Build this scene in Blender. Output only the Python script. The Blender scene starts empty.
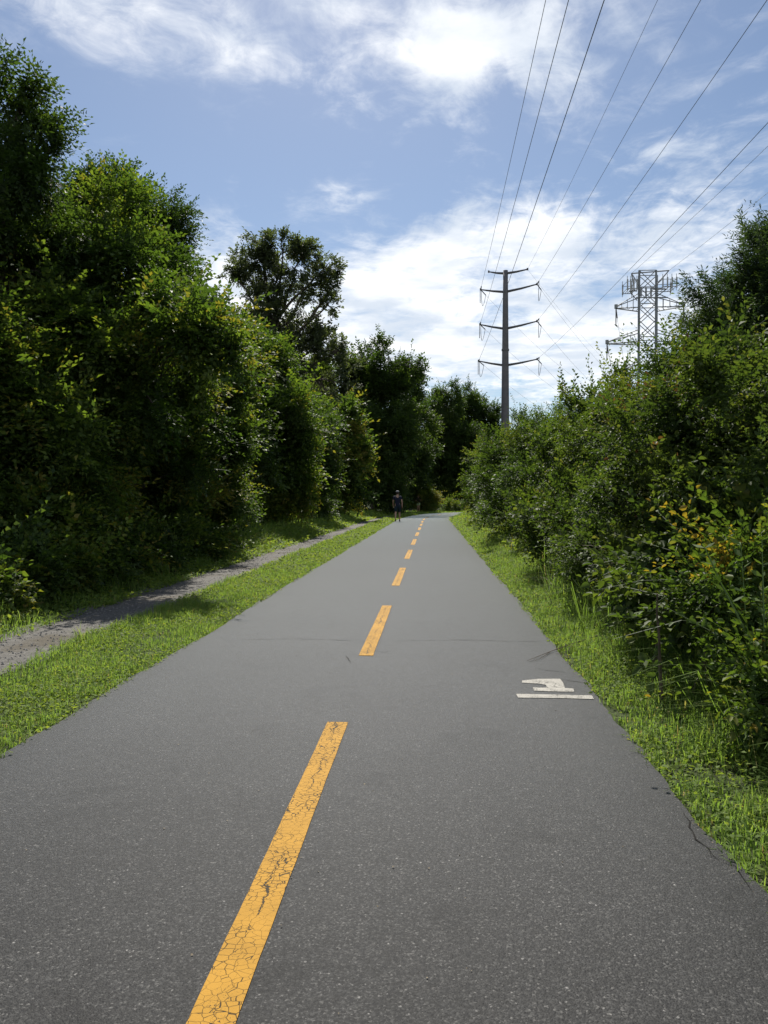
import bpy, bmesh, math, random
import numpy as np
from mathutils import Vector, Matrix

PI = math.pi
S = bpy.context.scene
COL = S.collection
random.seed(4)

# ------------------------------------------------------------------ camera
F_PX = 780.0
CAM = np.array([0.0, 0.0, 1.30])
YAW = math.atan(48 / F_PX)
PITCH = math.atan(13 / F_PX)
cd = bpy.data.cameras.new('camera')
cam = bpy.data.objects.new('camera', cd)
COL.objects.link(cam)
cam.location = CAM
cam.rotation_euler = (PI / 2 - PITCH, 0, YAW)
cd.sensor_fit = 'VERTICAL'
cd.sensor_height = 36.0
cd.lens = 36.0 * F_PX / 1024
cd.clip_start = 0.05
cd.clip_end = 5000
S.camera = cam
RM = np.array(cam.rotation_euler.to_matrix())


def ray(x, y):
    d = RM @ np.array([x - 384.0, 512.0 - y, -F_PX])
    return d / np.linalg.norm(d)


def at(x, y, Y):
    d = ray(x, y)
    return CAM + d * (Y / d[1])


def ground(x, y, z=0.0):
    d = ray(x, y)
    return CAM + d * ((z - CAM[2]) / d[2])


def mpp(Y):
    return Y / F_PX


# ------------------------------------------------------------------ object helpers
def link(name, me, mats, parent=None):
    o = bpy.data.objects.new(name, me)
    COL.objects.link(o)
    for m in (mats if isinstance(mats, (list, tuple)) else [mats]):
        me.materials.append(m)
    if parent is not None:
        o.parent = parent
    return o


def tag(o, label=None, cat=None, group=None, kind=None):
    if label:
        o['label'] = label
    if cat:
        o['category'] = cat
    if group:
        o['group'] = group
    if kind:
        o['kind'] = kind
    return o


def thing(name, label, cat, loc, group=None):
    o = bpy.data.objects.new(name, None)
    COL.objects.link(o)
    o.location = loc
    o.empty_display_size = 0.2
    return tag(o, label, cat, group)


class MB:
    """collects tubes, boxes and polygons, builds one mesh"""

    def __init__(self):
        self.v, self.f, self.mi, self.n = [], [], [], 0

    def add(self, verts, faces, mi=0):
        verts = np.asarray(verts, float)
        self.v.append(verts)
        for f in faces:
            self.f.append(tuple(i + self.n for i in f))
            self.mi.append(mi)
        self.n += len(verts)

    def tube(self, pts, rad, n=6, mi=0, cap=True):
        pts = np.asarray(pts, float)
        m = len(pts)
        rad = np.broadcast_to(np.asarray(rad, float), (m,))
        t = np.gradient(pts, axis=0)
        t /= np.linalg.norm(t, axis=1)[:, None] + 1e-12
        ref = np.array([0, 0, 1.0]) if abs(t[0][2]) < 0.9 else np.array([1.0, 0, 0])
        vs = []
        for i in range(m):
            a = np.cross(t[i], ref)
            if np.linalg.norm(a) < 1e-4:
                a = np.cross(t[i], [0, 1, 0])
            a /= np.linalg.norm(a)
            b = np.cross(t[i], a)
            ref = np.cross(a, t[i])
            ang = np.arange(n) * 2 * PI / n
            vs.append(pts[i] + rad[i] * (np.cos(ang)[:, None] * a + np.sin(ang)[:, None] * b))
        vs = np.concatenate(vs)
        fs = []
        for i in range(m - 1):
            for k in range(n):
                k2 = (k + 1) % n
                fs.append((i * n + k, i * n + k2, (i + 1) * n + k2, (i + 1) * n + k))
        if cap:
            fs.append(tuple(range(n - 1, -1, -1)))
            fs.append(tuple((m - 1) * n + k for k in range(n)))
        self.add(vs, fs, mi)

    def bar(self, a, b, r, n=4, mi=0):
        self.tube([a, b], [r, r], n, mi)

    def box(self, c, s, mi=0, rz=0.0):
        c = np.asarray(c, float)
        sx, sy, sz = [q / 2 for q in s]
        v = np.array([[x, y, z] for x in (-sx, sx) for y in (-sy, sy) for z in (-sz, sz)])
        if rz:
            ca, sa = math.cos(rz), math.sin(rz)
            v[:, :2] = v[:, :2] @ np.array([[ca, sa], [-sa, ca]])
        self.add(v + c, [(0, 1, 3, 2), (4, 6, 7, 5), (0, 4, 5, 1), (2, 3, 7, 6), (0, 2, 6, 4), (1, 5, 7, 3)], mi)

    def ball(self, c, r, seg=8, rings=6, mi=0):
        c = np.asarray(c, float)
        r = np.broadcast_to(np.asarray(r, float), (3,))
        vs = [c + [0, 0, r[2]]]
        for i in range(1, rings):
            th = PI * i / rings
            for k in range(seg):
                ph = 2 * PI * k / seg
                vs.append(c + r * [math.sin(th) * math.cos(ph), math.sin(th) * math.sin(ph), math.cos(th)])
        vs.append(c - [0, 0, r[2]])
        fs = [(0, 1 + k, 1 + (k + 1) % seg) for k in range(seg)]
        for i in range(rings - 2):
            for k in range(seg):
                a, b = 1 + i * seg + k, 1 + i * seg + (k + 1) % seg
                fs.append((a, a + seg, b + seg, b))
        L = len(vs) - 1
        o = 1 + (rings - 2) * seg
        fs += [(L, o + (k + 1) % seg, o + k) for k in range(seg)]
        self.add(vs, fs, mi)

    def build(self, name, mats, parent=None, origin=(0, 0, 0), smooth=False):
        me = bpy.data.meshes.new(name)
        v = np.concatenate(self.v) - np.asarray(origin, float)
        me.from_pydata(v.tolist(), [], self.f)
        me.polygons.foreach_set('material_index', self.mi)
        if smooth:
            me.polygons.foreach_set('use_smooth', [True] * len(me.polygons))
        me.update()
        return link(name, me, mats, parent)


def leaf_mesh(name, V, tint, pattern, mat, parent=None, origin=(0, 0, 0)):
    """V (M,k,3); pattern: list of quads inside one leaf; tint (M,)"""
    M, k, _ = V.shape
    q = np.asarray(pattern, np.int32)
    nq = len(q)
    me = bpy.data.meshes.new(name)
    me.vertices.add(M * k)
    me.vertices.foreach_set('co', (V - np.asarray(origin, float)).astype(np.float32).ravel())
    idx = (np.arange(M, dtype=np.int32)[:, None, None] * k + q[None]).ravel()
    me.loops.add(len(idx))
    me.loops.foreach_set('vertex_index', idx)
    me.polygons.add(M * nq)
    me.polygons.foreach_set('loop_start', np.arange(M * nq, dtype=np.int32) * 4)
    at_ = me.attributes.new('tint', 'FLOAT', 'FACE')
    at_.data.foreach_set('value', np.repeat(tint, nq).astype(np.float32))
    me.update(calc_edges=True)
    return link(name, me, mat, parent)


LEAF4 = [(0, 1, 2, 3)]
LEAF6 = [(0, 1, 2, 3), (0, 3, 4, 5)]
BLADE = [(0, 1, 2, 3), (3, 2, 4, 5)]


# ------------------------------------------------------------------ node helpers
class NT:
    def __init__(self, tree):
        self.t = tree
        tree.nodes.clear()

    def n(self, typ, **kw):
        nd = self.t.nodes.new(typ)
        for k, v in kw.items():
            setattr(nd, k, v)
        return nd

    def put(self, sock, v):
        if isinstance(v, bpy.types.NodeSocket):
            self.t.links.new(v, sock)
        elif v is not None:
            sock.default_value = v

    def math(self, op, a, b=None, c=None, clamp=False):
        nd = self.n('ShaderNodeMath', operation=op, use_clamp=clamp)
        for i, x in enumerate((a, b, c)):
            if x is not None:
                self.put(nd.inputs[i], x)
        return nd.outputs[0]

    def vmath(self, op, a, b=None):
        nd = self.n('ShaderNodeVectorMath', operation=op)
        self.put(nd.inputs[0], a)
        if b is not None:
            self.put(nd.inputs[1], b)
        return nd.outputs['Value'] if op in ('DOT_PRODUCT', 'LENGTH') else nd.outputs[0]

    def noise(self, vec, scale, detail=4, rough=0.55, dist=0.0, lac=2.0):
        nd = self.n('ShaderNodeTexNoise')
        self.put(nd.inputs['Vector'], vec)
        nd.inputs['Scale'].default_value = scale
        nd.inputs['Detail'].default_value = detail
        nd.inputs['Roughness'].default_value = rough
        nd.inputs['Distortion'].default_value = dist
        nd.inputs['Lacunarity'].default_value = lac
        return nd.outputs['Fac']

    def mapr(self, v, a, b, c=0.0, d=1.0, smooth=True):
        nd = self.n('ShaderNodeMapRange', interpolation_type='SMOOTHSTEP' if smooth else 'LINEAR')
        for i, x in enumerate((v, a, b, c, d)):
            self.put(nd.inputs[i], x)
        return nd.outputs[0]

    def mix(self, f, a, b):
        nd = self.n('ShaderNodeMix', data_type='RGBA')
        self.put(nd.inputs[0], f)
        self.put(nd.inputs[6], a)
        self.put(nd.inputs[7], b)
        return nd.outputs[2]

    def ramp(self, f, stops):
        nd = self.n('ShaderNodeValToRGB')
        self.put(nd.inputs[0], f)
        e = nd.color_ramp.elements
        while len(e) < len(stops):
            e.new(0.5)
        for i, (p, c) in enumerate(stops):
            e[i].position = p
            e[i].color = (*c, 1)
        return nd.outputs[0]


def new_mat(name):
    m = bpy.data.materials.new(name)
    m.use_nodes = True
    t = NT(m.node_tree)
    out = t.n('ShaderNodeOutputMaterial')
    return m, t, out


def principled(t, out, col, rough=0.6, spec=0.5, metal=0.0, normal=None):
    p = t.n('ShaderNodeBsdfPrincipled')
    t.put(p.inputs['Base Color'], (*col, 1) if isinstance(col, tuple) else col)
    t.put(p.inputs['Roughness'], rough)
    p.inputs['Specular IOR Level'].default_value = spec
    p.inputs['Metallic'].default_value = metal
    if normal is not None:
        t.put(p.inputs['Normal'], normal)
    if out is not None:
        t.t.links.new(p.outputs[0], out.inputs[0])
    return p


def bump(t, h, strength, dist):
    b = t.n('ShaderNodeBump')
    b.inputs['Strength'].default_value = strength
    b.inputs['Distance'].default_value = dist
    t.put(b.inputs['Height'], h)
    return b.outputs[0]


def mat_plain(name, col, rough=0.6, spec=0.5, metal=0.0, var=0.25, scale=6.0):
    m, t, out = new_mat(name)
    co = t.n('ShaderNodeTexCoord').outputs['Object']
    n = t.noise(co, scale, 5)
    a = tuple(c * (1 - var) for c in col)
    b = tuple(min(1, c * (1 + var)) for c in col)
    principled(t, out, t.ramp(n, [(0.3, a), (0.7, b)]), rough, spec, metal)
    return m


def mat_leaf(name, stops, trans=0.35, tcol=(1.5, 1.55, 0.6), rough=0.42, spec=0.45):
    m, t, out = new_mat(name)
    a = t.n('ShaderNodeAttribute', attribute_name='tint')
    col = t.ramp(a.outputs['Fac'], stops)
    p = principled(t, None, col, rough, spec)
    tr = t.n('ShaderNodeBsdfTranslucent')
    mul = t.n('ShaderNodeMix', data_type='RGBA', blend_type='MULTIPLY')
    mul.inputs[0].default_value = 1.0
    t.put(mul.inputs[6], col)
    mul.inputs[7].default_value = (*tcol, 1)
    t.put(tr.inputs['Color'], mul.outputs[2])
    mx = t.n('ShaderNodeMixShader')
    mx.inputs[0].default_value = trans
    t.t.links.new(p.outputs[0], mx.inputs[1])
    t.t.links.new(tr.outputs[0], mx.inputs[2])
    t.t.links.new(mx.outputs[0], out.inputs[0])
    return m


# leaf colours: tint 0..1, dark -> fresh
T_LEAF = (1.6, 1.7, .62)
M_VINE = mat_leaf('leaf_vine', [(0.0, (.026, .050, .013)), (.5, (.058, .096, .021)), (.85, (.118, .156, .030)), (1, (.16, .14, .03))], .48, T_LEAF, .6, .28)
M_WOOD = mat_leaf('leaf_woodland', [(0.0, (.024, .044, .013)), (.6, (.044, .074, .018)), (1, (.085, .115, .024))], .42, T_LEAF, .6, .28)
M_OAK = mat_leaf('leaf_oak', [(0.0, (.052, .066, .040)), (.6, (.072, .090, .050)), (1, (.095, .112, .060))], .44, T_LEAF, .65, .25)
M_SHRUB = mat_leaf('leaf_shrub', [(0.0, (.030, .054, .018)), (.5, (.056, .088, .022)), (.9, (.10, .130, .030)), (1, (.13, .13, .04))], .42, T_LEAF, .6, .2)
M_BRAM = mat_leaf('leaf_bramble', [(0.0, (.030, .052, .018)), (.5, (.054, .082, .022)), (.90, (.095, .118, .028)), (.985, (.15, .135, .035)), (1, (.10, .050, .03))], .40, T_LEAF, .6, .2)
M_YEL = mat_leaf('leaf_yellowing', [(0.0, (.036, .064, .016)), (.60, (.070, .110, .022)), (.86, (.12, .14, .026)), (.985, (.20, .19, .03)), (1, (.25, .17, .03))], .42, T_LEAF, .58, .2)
M_CEDAR = mat_leaf('needle_cedar', [(0.0, (.024, .046, .022)), (.6, (.042, .068, .028)), (1, (.070, .095, .034))], .3, T_LEAF, .6, .3)
M_GRASS = mat_leaf('grass_blades', [(0.0, (.10, .155, .036)), (.5, (.148, .230, .056)), (.85, (.225, .275, .07)), (.95, (.21, .195, .07)), (1, (.28, .22, .11))], .52, (1.5, 1.55, .8), .6, .15)
M_WEED = mat_leaf('weed_leaves', [(0.0, (.088, .138, .032)), (.6, (.148, .215, .05)), (.93, (.20, .245, .06)), (1, (.19, .17, .07))], .5, (1.6, 1.5, .6), .65, .12)
M_DRY = mat_leaf('dry_stems', [(0.0, (.10, .075, .050)), (.5, (.17, .135, .09)), (1, (.24, .20, .13))], .15, (1, 1, 1), .7, .2)


def mat_bark(name, a, b):
    m, t, out = new_mat(name)
    co = t.n('ShaderNodeTexCoord').outputs['Object']
    mp = t.n('ShaderNodeMapping')
    mp.inputs['Scale'].default_value = (9, 9, 1.6)
    t.put(mp.inputs[0], co)
    n = t.noise(mp.outputs[0], 2.0, 6, .65)
    principled(t, out, t.ramp(n, [(.3, a), (.7, b)]), .9, .2, normal=bump(t, n, .6, .03))
    return m


M_BARK = mat_bark('bark', (.045, .036, .028), (.13, .108, .085))
M_STEM = mat_bark('shrub_stem', (.06, .048, .032), (.15, .12, .08))

# ------------------------------------------------------------------ foliage generator
N_LEAVES = 0


def unit(v):
    return v / (np.linalg.norm(v, axis=-1, keepdims=True) + 1e-9)


def make_spray(rng, n, slen, L, W, k, droop=0.35, spread=0.9, compact=False):
    out = np.zeros((n, k, 3))
    tt = np.zeros(n)
    for i in range(n):
        t = (i + 0.6) / n
        side = 1 if i % 2 else -1
        p = np.array([t * slen, rng.normal(0, .03) * slen, -droop * slen * t * t + rng.normal(0, .04) * slen])
        if i == n - 1:
            d = np.array([1.0, 0, -droop])
        else:
            d = np.array([.55, side * spread, rng.uniform(-.55, .3)])
        d = unit(d + rng.normal(0, .28, 3))
        up = unit(np.array([0, 0, 1.0]) + rng.normal(0, .38, 3))
        w = unit(np.cross(up, d))
        nn = np.cross(d, w)
        s = rng.uniform(.62, 1.15)
        l_, w_ = L * s, W * s * .5
        fold = .22 * w_ * 2
        if k == 4:
            out[i] = [p, p + d * l_ * .46 + w * w_ + nn * fold, p + d * l_ - nn * .12 * l_, p + d * l_ * .46 - w * w_ + nn * fold]
        else:
            out[i] = [p, p + d * l_ * .26 + w * w_ * .86 + nn * fold * .8, p + d * l_ * .64 + w * w_ * .8 + nn * fold * .7,
                      p + d * l_ - nn * .16 * l_, p + d * l_ * .64 - w * w_ * .8 + nn * fold * .7, p + d * l_ * .26 - w * w_ * .86 + nn * fold * .8]
        tt[i] = t
    tw = np.zeros((2, k, 3))
    q = [np.array([u * slen, 0, -droop * slen * u * u]) for u in (0, .5, 1)]
    wd = np.array([0, max(.0022, L * .035), 0])
    for i in range(2):
        a, b = q[i], q[i + 1]
        tw[i] = [a - wd, b - wd * .6, b + wd * .6, a + wd] if k == 4 else [a - wd, (a + b) / 2 - wd, b - wd * .6, b + wd * .6, (a + b) / 2 + wd, a + wd]
    return np.concatenate([out, tw]), np.concatenate([tt, [-1.2, -1.2]])


def place_sprays(rng, P, D, Sc, T, tint0):
    """P positions, D outward directions, Sc scales, T list of templates"""
    D = unit(D)
    up = np.tile([0, 0, 1.0], (len(P), 1)) + rng.normal(0, .35, (len(P), 3))
    y = unit(np.cross(up, D))
    z = np.cross(D, y)
    which = rng.integers(0, len(T), len(P))
    Vs, Ts = [], []
    for j, (tv, tt) in enumerate(T):
        s = np.where(which == j)[0]
        if not len(s):
            continue
        R = np.stack([D[s], y[s], z[s]], axis=1)          # rows are the axes
        v = np.einsum('nkc,mcd->mnkd', tv, R) * Sc[s][:, None, None, None] + P[s][:, None, None, :]
        m, n = v.shape[:2]
        Vs.append(v.reshape(m * n, *v.shape[2:]))
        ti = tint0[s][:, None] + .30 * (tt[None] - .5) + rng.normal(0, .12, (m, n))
        Ts.append(ti.ravel())
    return np.concatenate(Vs), np.clip(np.concatenate(Ts), 0, 1)


def rand_dirs(rng, n):
    return unit(rng.normal(0, 1, (n, 3)))


def crown(rng, lobes, L=.10, W=.06, n=12, slen=.45, cr=.42, cover=1.15, lai=.9, k=4, droop=.35,
          inner=.12, cull=True, rag=.22, tint_mu=.45, tint_sd=.16, flat=1.0, compact=False, upb=.22, shoots=0, shl=.7, shup=.8):
    """lobes: list of (centre xyz, radius xyz).  Returns leaves, tints and the clump centres"""
    global N_LEAVES
    T = [make_spray(rng, n, slen, L, W, k, droop) for _ in range(10)]
    area = n * L * W * .5
    CC, CR, CD = [], [], []
    for li, (c, r) in enumerate(lobes):
        c, r = np.asarray(c, float), np.broadcast_to(np.asarray(r, float), (3,))
        rm = float(np.mean(r))
        c_r = min(cr, rm * .55)
        m = max(6, int(4 * rm * rm / (c_r * c_r) * cover))
        d = rand_dirs(rng, m)
        K = rng.normal(0, 1, (5, 3)) * 3.2
        lump = np.sin(d @ K.T + rng.uniform(0, 6.28, 5)).sum(1) / 2.2
        rad = 1 - c_r / rm * .75 + rng.normal(0, rag, m) * .5 + lump * rag * .75
        cc = c + d * r * rad[:, None]
        keep = np.ones(m, bool)
        for lj, (c2, r2) in enumerate(lobes):
            if lj != li:
                q = np.linalg.norm((cc - c2) / np.asarray(r2), axis=1)
                keep &= (q > .62) | (rng.random(m) < .25)
        if cull:
            tc = unit(CAM - c)
            keep &= (d @ tc > -.35) | (rng.random(m) < .4)
        keep &= cc[:, 2] > .05
        m_in = int(inner * m)
        cin = c + rand_dirs(rng, m_in) * r * (rng.random((m_in, 1)) ** .5) * .6
        cc = np.concatenate([cc[keep], cin])
        d = np.concatenate([d[keep], rand_dirs(rng, m_in)])
        CC.append(cc)
        CD.append(d)
        CR.append(c_r * rng.uniform(.6, 1.35, len(cc)))
    CC, CR, CD = np.concatenate(CC), np.concatenate(CR), np.concatenate(CD)
    cnt = np.maximum(3, (lai * 4 * PI * CR ** 2 / area).astype(int))
    idx = np.repeat(np.arange(len(CC)), cnt)
    v = unit(rand_dirs(rng, len(idx)) + CD[idx] * .55)
    P = CC[idx] + v * (CR[idx] * rng.uniform(.35, 1.02, len(idx)))[:, None] * np.array([1, 1, flat])
    D = v * .7 + CD[idx] * .45 + np.array([0, 0, upb]) + rng.normal(0, .35, (len(idx), 3))
    P = P - unit(D) * slen * .35
    ok = P[:, 2] > .02
    P, D, idx = P[ok], D[ok], idx[ok]
    ct = rng.normal(tint_mu, tint_sd, len(CC))
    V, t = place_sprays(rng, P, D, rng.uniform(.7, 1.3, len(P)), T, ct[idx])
    if shoots:
        T2 = [make_spray(rng, int(n * 1.6), shl, L * .9, W * .9, k, .12 if shup > .5 else .7) for _ in range(6)]
        zc = np.array([l[0][2] for l in lobes])
        w_ = np.exp(1.2 * CD[:, 2]) * (CD[:, 2] > -.2)
        ns = shoots * len(lobes)
        pk = rng.choice(len(CC), ns, p=w_ / w_.sum())
        D2 = CD[pk] * .6 + np.array([0, 0, shup]) + rng.normal(0, .25, (ns, 3))
        P2 = CC[pk] + CD[pk] * CR[pk][:, None] * .5
        V2, t2 = place_sprays(rng, P2, D2, rng.uniform(.6, 1.4, ns), T2, np.clip(ct[pk] + .12, 0, 1))
        V, t = np.concatenate([V, V2]), np.concatenate([t, t2])
    N_LEAVES += len(V)
    return V, t, CC


def limb(rng, a, b, r0, r1, n=6, wob=.12):
    a, b = np.asarray(a, float), np.asarray(b, float)
    t = np.linspace(0, 1, n)[:, None]
    L = np.linalg.norm(b - a)
    p = a + (b - a) * t
    w = np.cumsum(rng.normal(0, wob * L / n, (n, 3)), axis=0)
    w -= w[-1] * t
    p = p + w
    p[:, 2] += np.sin(t[:, 0] * PI) * .06 * L
    return p, np.linspace(r0, r1, n)


def wood(rng, base, lobes, CC, r0, name, mat, parent, origin, stems=1, twigs=60, top_frac=.8):
    mb = MB()
    base = np.asarray(base, float)
    cs = np.array([l[0] for l in lobes])
    order = np.argsort(cs[:, 2])
    if stems == 1:
        top = cs[order[-1]]
        # trunk climbs from the base to the highest lobe
        tp, tr = limb(rng, base, top, r0, r0 * .25, 9, .08)
        mb.tube(tp, tr, 8)
        for i in order[:-1]:
            c = cs[i]
            s = tp[np.argmin(np.abs(tp[:, 2] - max(base[2] + .3, c[2] * .72)))]
            j = np.argmin(np.abs(tp[:, 2] - max(base[2] + .3, c[2] * .72)))
            p, r = limb(rng, s, c, tr[j] * .62, r0 * .12, 7, .14)
            mb.tube(p, r, 6)
    else:
        for i in range(stems):
            c = cs[i % len(cs)] + rng.normal(0, .15, 3)
            b = np.array([c[0] * .85 + base[0] * .15, c[1], base[2]]) + np.append(rng.normal(0, .12, 2), 0)
            mb.tube([base - [0, 0, .06], (base + b) / 2 - [0, 0, .07], b - [0, 0, .05], b + [0, 0, .03]], r0 * .6, 5)   # unseen tube below ground joining the stems
            p, r = limb(rng, b, c, r0 * rng.uniform(.6, 1), r0 * .3, 6, .14)
            mb.tube(p, r, 5)
    if len(CC):
        pick = rng.choice(len(CC), min(twigs, len(CC)), replace=False)
        for i in pick:
            j = np.argmin(np.linalg.norm(cs - CC[i], axis=1))
            p, r = limb(rng, cs[j], CC[i], r0 * .14, r0 * .04, 4, .15)
            mb.tube(p, r, 4)
    return mb.build(name, mat, parent, origin)


KIND = {
    'vine': dict(L=.082, W=.044, n=14, slen=.48, cr=.46, lai=.80, droop=.6, rag=.36, tint_mu=.46, tint_sd=.22, shoots=9, shl=.7, shup=.25),
    'wood': dict(L=.085, W=.044, n=14, slen=.50, cr=.50, lai=.78, droop=.3, rag=.38, tint_mu=.42, shoots=6, shl=.5, shup=.3),
    'mid': dict(L=.14, W=.08, n=11, slen=.66, cr=.62, lai=.82, droop=.4, rag=.36, tint_mu=.46, tint_sd=.22, shoots=6, shl=1.0, shup=.3),
    'far': dict(L=.22, W=.13, n=10, slen=.80, cr=.95, lai=.8, droop=.3, rag=.34, tint_mu=.45, shoots=6, shl=1.4, shup=.6),
    'oak': dict(L=.20, W=.13, n=9, slen=.55, cr=.60, lai=.60, droop=.15, rag=.30, tint_mu=.45, inner=.0, cover=.64, cull=False),
    'shrub': dict(L=.050, W=.027, n=13, slen=.26, cr=.21, lai=.60, droop=.3, rag=.52, cover=.85, tint_mu=.44, tint_sd=.22, shoots=15, shl=.5, shup=.8),
    'shrub_near': dict(L=.046, W=.027, n=11, slen=.22, cr=.19, lai=.58, droop=.2, rag=.52, cover=.85, k=6, tint_mu=.44, tint_sd=.22, shoots=14, shl=.4, shup=.5),
    'cedar': dict(L=.060, W=.013, n=26, slen=.26, cr=.22, lai=.62, droop=.1, rag=.36, tint_mu=.45, upb=.5, shoots=10, shl=.4, shup=.8),
}


def plant(name, label, cat, base, lobes_px, kind, mat, seed, group=None, r0=.12, stems=1, twigs=50, bark=None, leafname='crown',
          woodname='trunk', sq=(1, 1, 1), **over):
    """lobes_px: (x, y, Y, r_px) measured on the photograph, turned into real places at their depth"""
    rng = np.random.default_rng(seed)
    lobes = []
    for q in lobes_px:
        x, y, Y, r = q[:4]
        rr = r * mpp(Y)
        s = q[4] if len(q) > 4 else 1.0
        lobes.append((at(x, y, Y), np.array([rr * sq[0], rr * sq[1], rr * s * sq[2]])))
    b = np.array([base[0], base[1], -.03])
    root = thing(name, label, cat, b, group)
    kw = dict(KIND[kind])
    kw.update(over)
    V, t, CC = crown(rng, lobes, **kw)
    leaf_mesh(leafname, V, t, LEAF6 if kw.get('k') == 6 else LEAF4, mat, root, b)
    wood(rng, b, lobes, CC, r0, woodname, bark or (M_BARK if stems == 1 else M_STEM), root, b, stems, twigs)
    return root


def copy_tree(o, parent=None):
    c = o.copy()
    COL.objects.link(c)
    c.parent = parent
    for ch in list(o.children):
        copy_tree(ch, c)
    return c


# ------------------------------------------------------------------ the path's course
HALF = 1.64
X0 = (ground(0, 757)[0] + ground(595, 692)[0]) / 2
X0 = -0.545


def cx(Y):
    Y = np.asarray(Y, float)
    a = np.maximum(Y - 47, 0)
    b = np.maximum(Y - 66, 0)
    return X0 + .0035 * a ** 2 + .02 * b ** 2


def along(Y, off):
    """a point at offset off across the path at course position Y"""
    Y = np.asarray(Y, float)
    e = .01
    tx = (cx(Y + e) - cx(Y - e)) / (2 * e)
    n = np.sqrt(1 + tx * tx)
    return cx(Y) + off / n, Y - off * tx / n


def wob(Y, seed, amp):
    r = np.random.default_rng(seed)
    o = np.zeros_like(np.asarray(Y, float))
    for f in (.6, 1.7, 4.1, 9.0, 17.0):
        o += np.sin(np.asarray(Y) * f + r.uniform(0, 6.28)) * amp / (1 + f * .18) * r.uniform(.5, 1)
    return o


def ys(a, b, near=.08):
    out, y = [], a
    while y < b:
        out.append(y)
        y += max(near, abs(y) * .012)
    out.append(b)
    return np.array(out)


# ------------------------------------------------------------------ setting materials
SHEEN = 1.0


def mat_asphalt():
    m, t, out = new_mat('asphalt')
    co = t.n('ShaderNodeTexCoord').outputs['Object']
    big = t.noise(co, .55, 4, .6)
    mid = t.noise(co, 5.0, 4, .6)
    vo = t.n('ShaderNodeTexVoronoi', feature='F1')
    t.put(vo.inputs['Vector'], co)
    vo.inputs['Scale'].default_value = 175
    vo.inputs['Randomness'].default_value = 1.0
    fine = t.noise(co, 85, 4, .75)
    fine2 = t.noise(co, 190, 2, .6)
    cell = t.vmath('DOT_PRODUCT', vo.outputs['Color'], (.5, .35, .15))
    agg = t.ramp(cell, [(.10, (.007, .007, .0075)), (.45, (.022, .0218, .0215)), (.70, (.046, .0455, .044)), (.88, (.105, .102, .096)), (1, (.28, .27, .255))])
    tar = t.mix(t.mapr(fine, .40, .54), (.010, .010, .011, 1), agg)
    sp = t.n('ShaderNodeSeparateXYZ')
    t.put(sp.inputs[0], co)
    lane = t.math('SINE', t.math('MULTIPLY', t.math('SUBTRACT', sp.outputs[0], X0 - .42), 3.85))
    edge_ = t.mapr(t.math('ADD', t.math('ABSOLUTE', t.math('SUBTRACT', sp.outputs[0], X0)), t.math('MULTIPLY', mid, .35)), 1.40, 1.85, 0, .34)
    blot = t.mapr(t.noise(co, 1.9, 7, .68, .6), .54, .66, 0, .36)
    mott = t.noise(co, 21, 5, .75)
    tone = t.math('MULTIPLY_ADD', big, .66, t.math('MULTIPLY_ADD', mid, .34, t.math('MULTIPLY_ADD', mott, 1.5, -.33)))
    tone = t.math('SUBTRACT', t.math('MULTIPLY_ADD', lane, .05, tone), t.math('ADD', edge_, blot))
    col = t.n('ShaderNodeMix', data_type='RGBA', blend_type='MULTIPLY')
    col.inputs[0].default_value = 1.0
    t.put(col.inputs[6], tar)
    t.put(col.inputs[7], tone)
    h = t.math('ADD', t.math('MULTIPLY', vo.outputs['Distance'], -.6), t.math('MULTIPLY_ADD', fine, .9, t.math('MULTIPLY', fine2, .4)))
    pr = principled(t, out, col.outputs[2], .64, .14, normal=bump(t, h, .5, .004))
    pr.inputs['Sheen Weight'].default_value = SHEEN
    pr.inputs['Sheen Roughness'].default_value = .23
    pr.inputs['Sheen Tint'].default_value = (.95, .95, .93, 1)
    return m


def mat_gravel():
    m, t, out = new_mat('gravel_fines')
    co = t.n('ShaderNodeTexCoord').outputs['Object']
    big = t.noise(co, 1.2, 5, .6)
    vo = t.n('ShaderNodeTexVoronoi', feature='F1')
    t.put(vo.inputs['Vector'], co)
    vo.inputs['Scale'].default_value = 55
    cell = t.vmath('DOT_PRODUCT', vo.outputs['Color'], (.5, .35, .15))
    fine = t.noise(co, 40, 5, .7)
    col = t.mix(t.mapr(fine, .35, .6), (.058, .053, .046, 1), t.ramp(cell, [(0, (.080, .076, .069)), (.7, (.145, .138, .126)), (1, (.25, .24, .22))]))
    col = t.mix(t.mapr(big, .50, .68), col, (.075, .064, .046, 1))
    h = t.math('MULTIPLY_ADD', vo.outputs['Distance'], -1.0, fine)
    principled(t, out, col, .9, .3, normal=bump(t, h, .8, .012))
    return m


def mat_ground():
    m, t, out = new_mat('grassy_soil')
    co = t.n('ShaderNodeTexCoord').outputs['Object']
    a = t.noise(co, .8, 6, .6)
    b = t.noise(co, 22, 5, .7)
    col = t.mix(t.mapr(b, .35, .65), (.022, .030, .010, 1), (.046, .066, .018, 1))
    col = t.mix(t.mapr(a, .5, .68), col, (.045, .042, .022, 1))
    principled(t, out, col, .95, .2, normal=bump(t, b, .9, .03))
    return m


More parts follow.
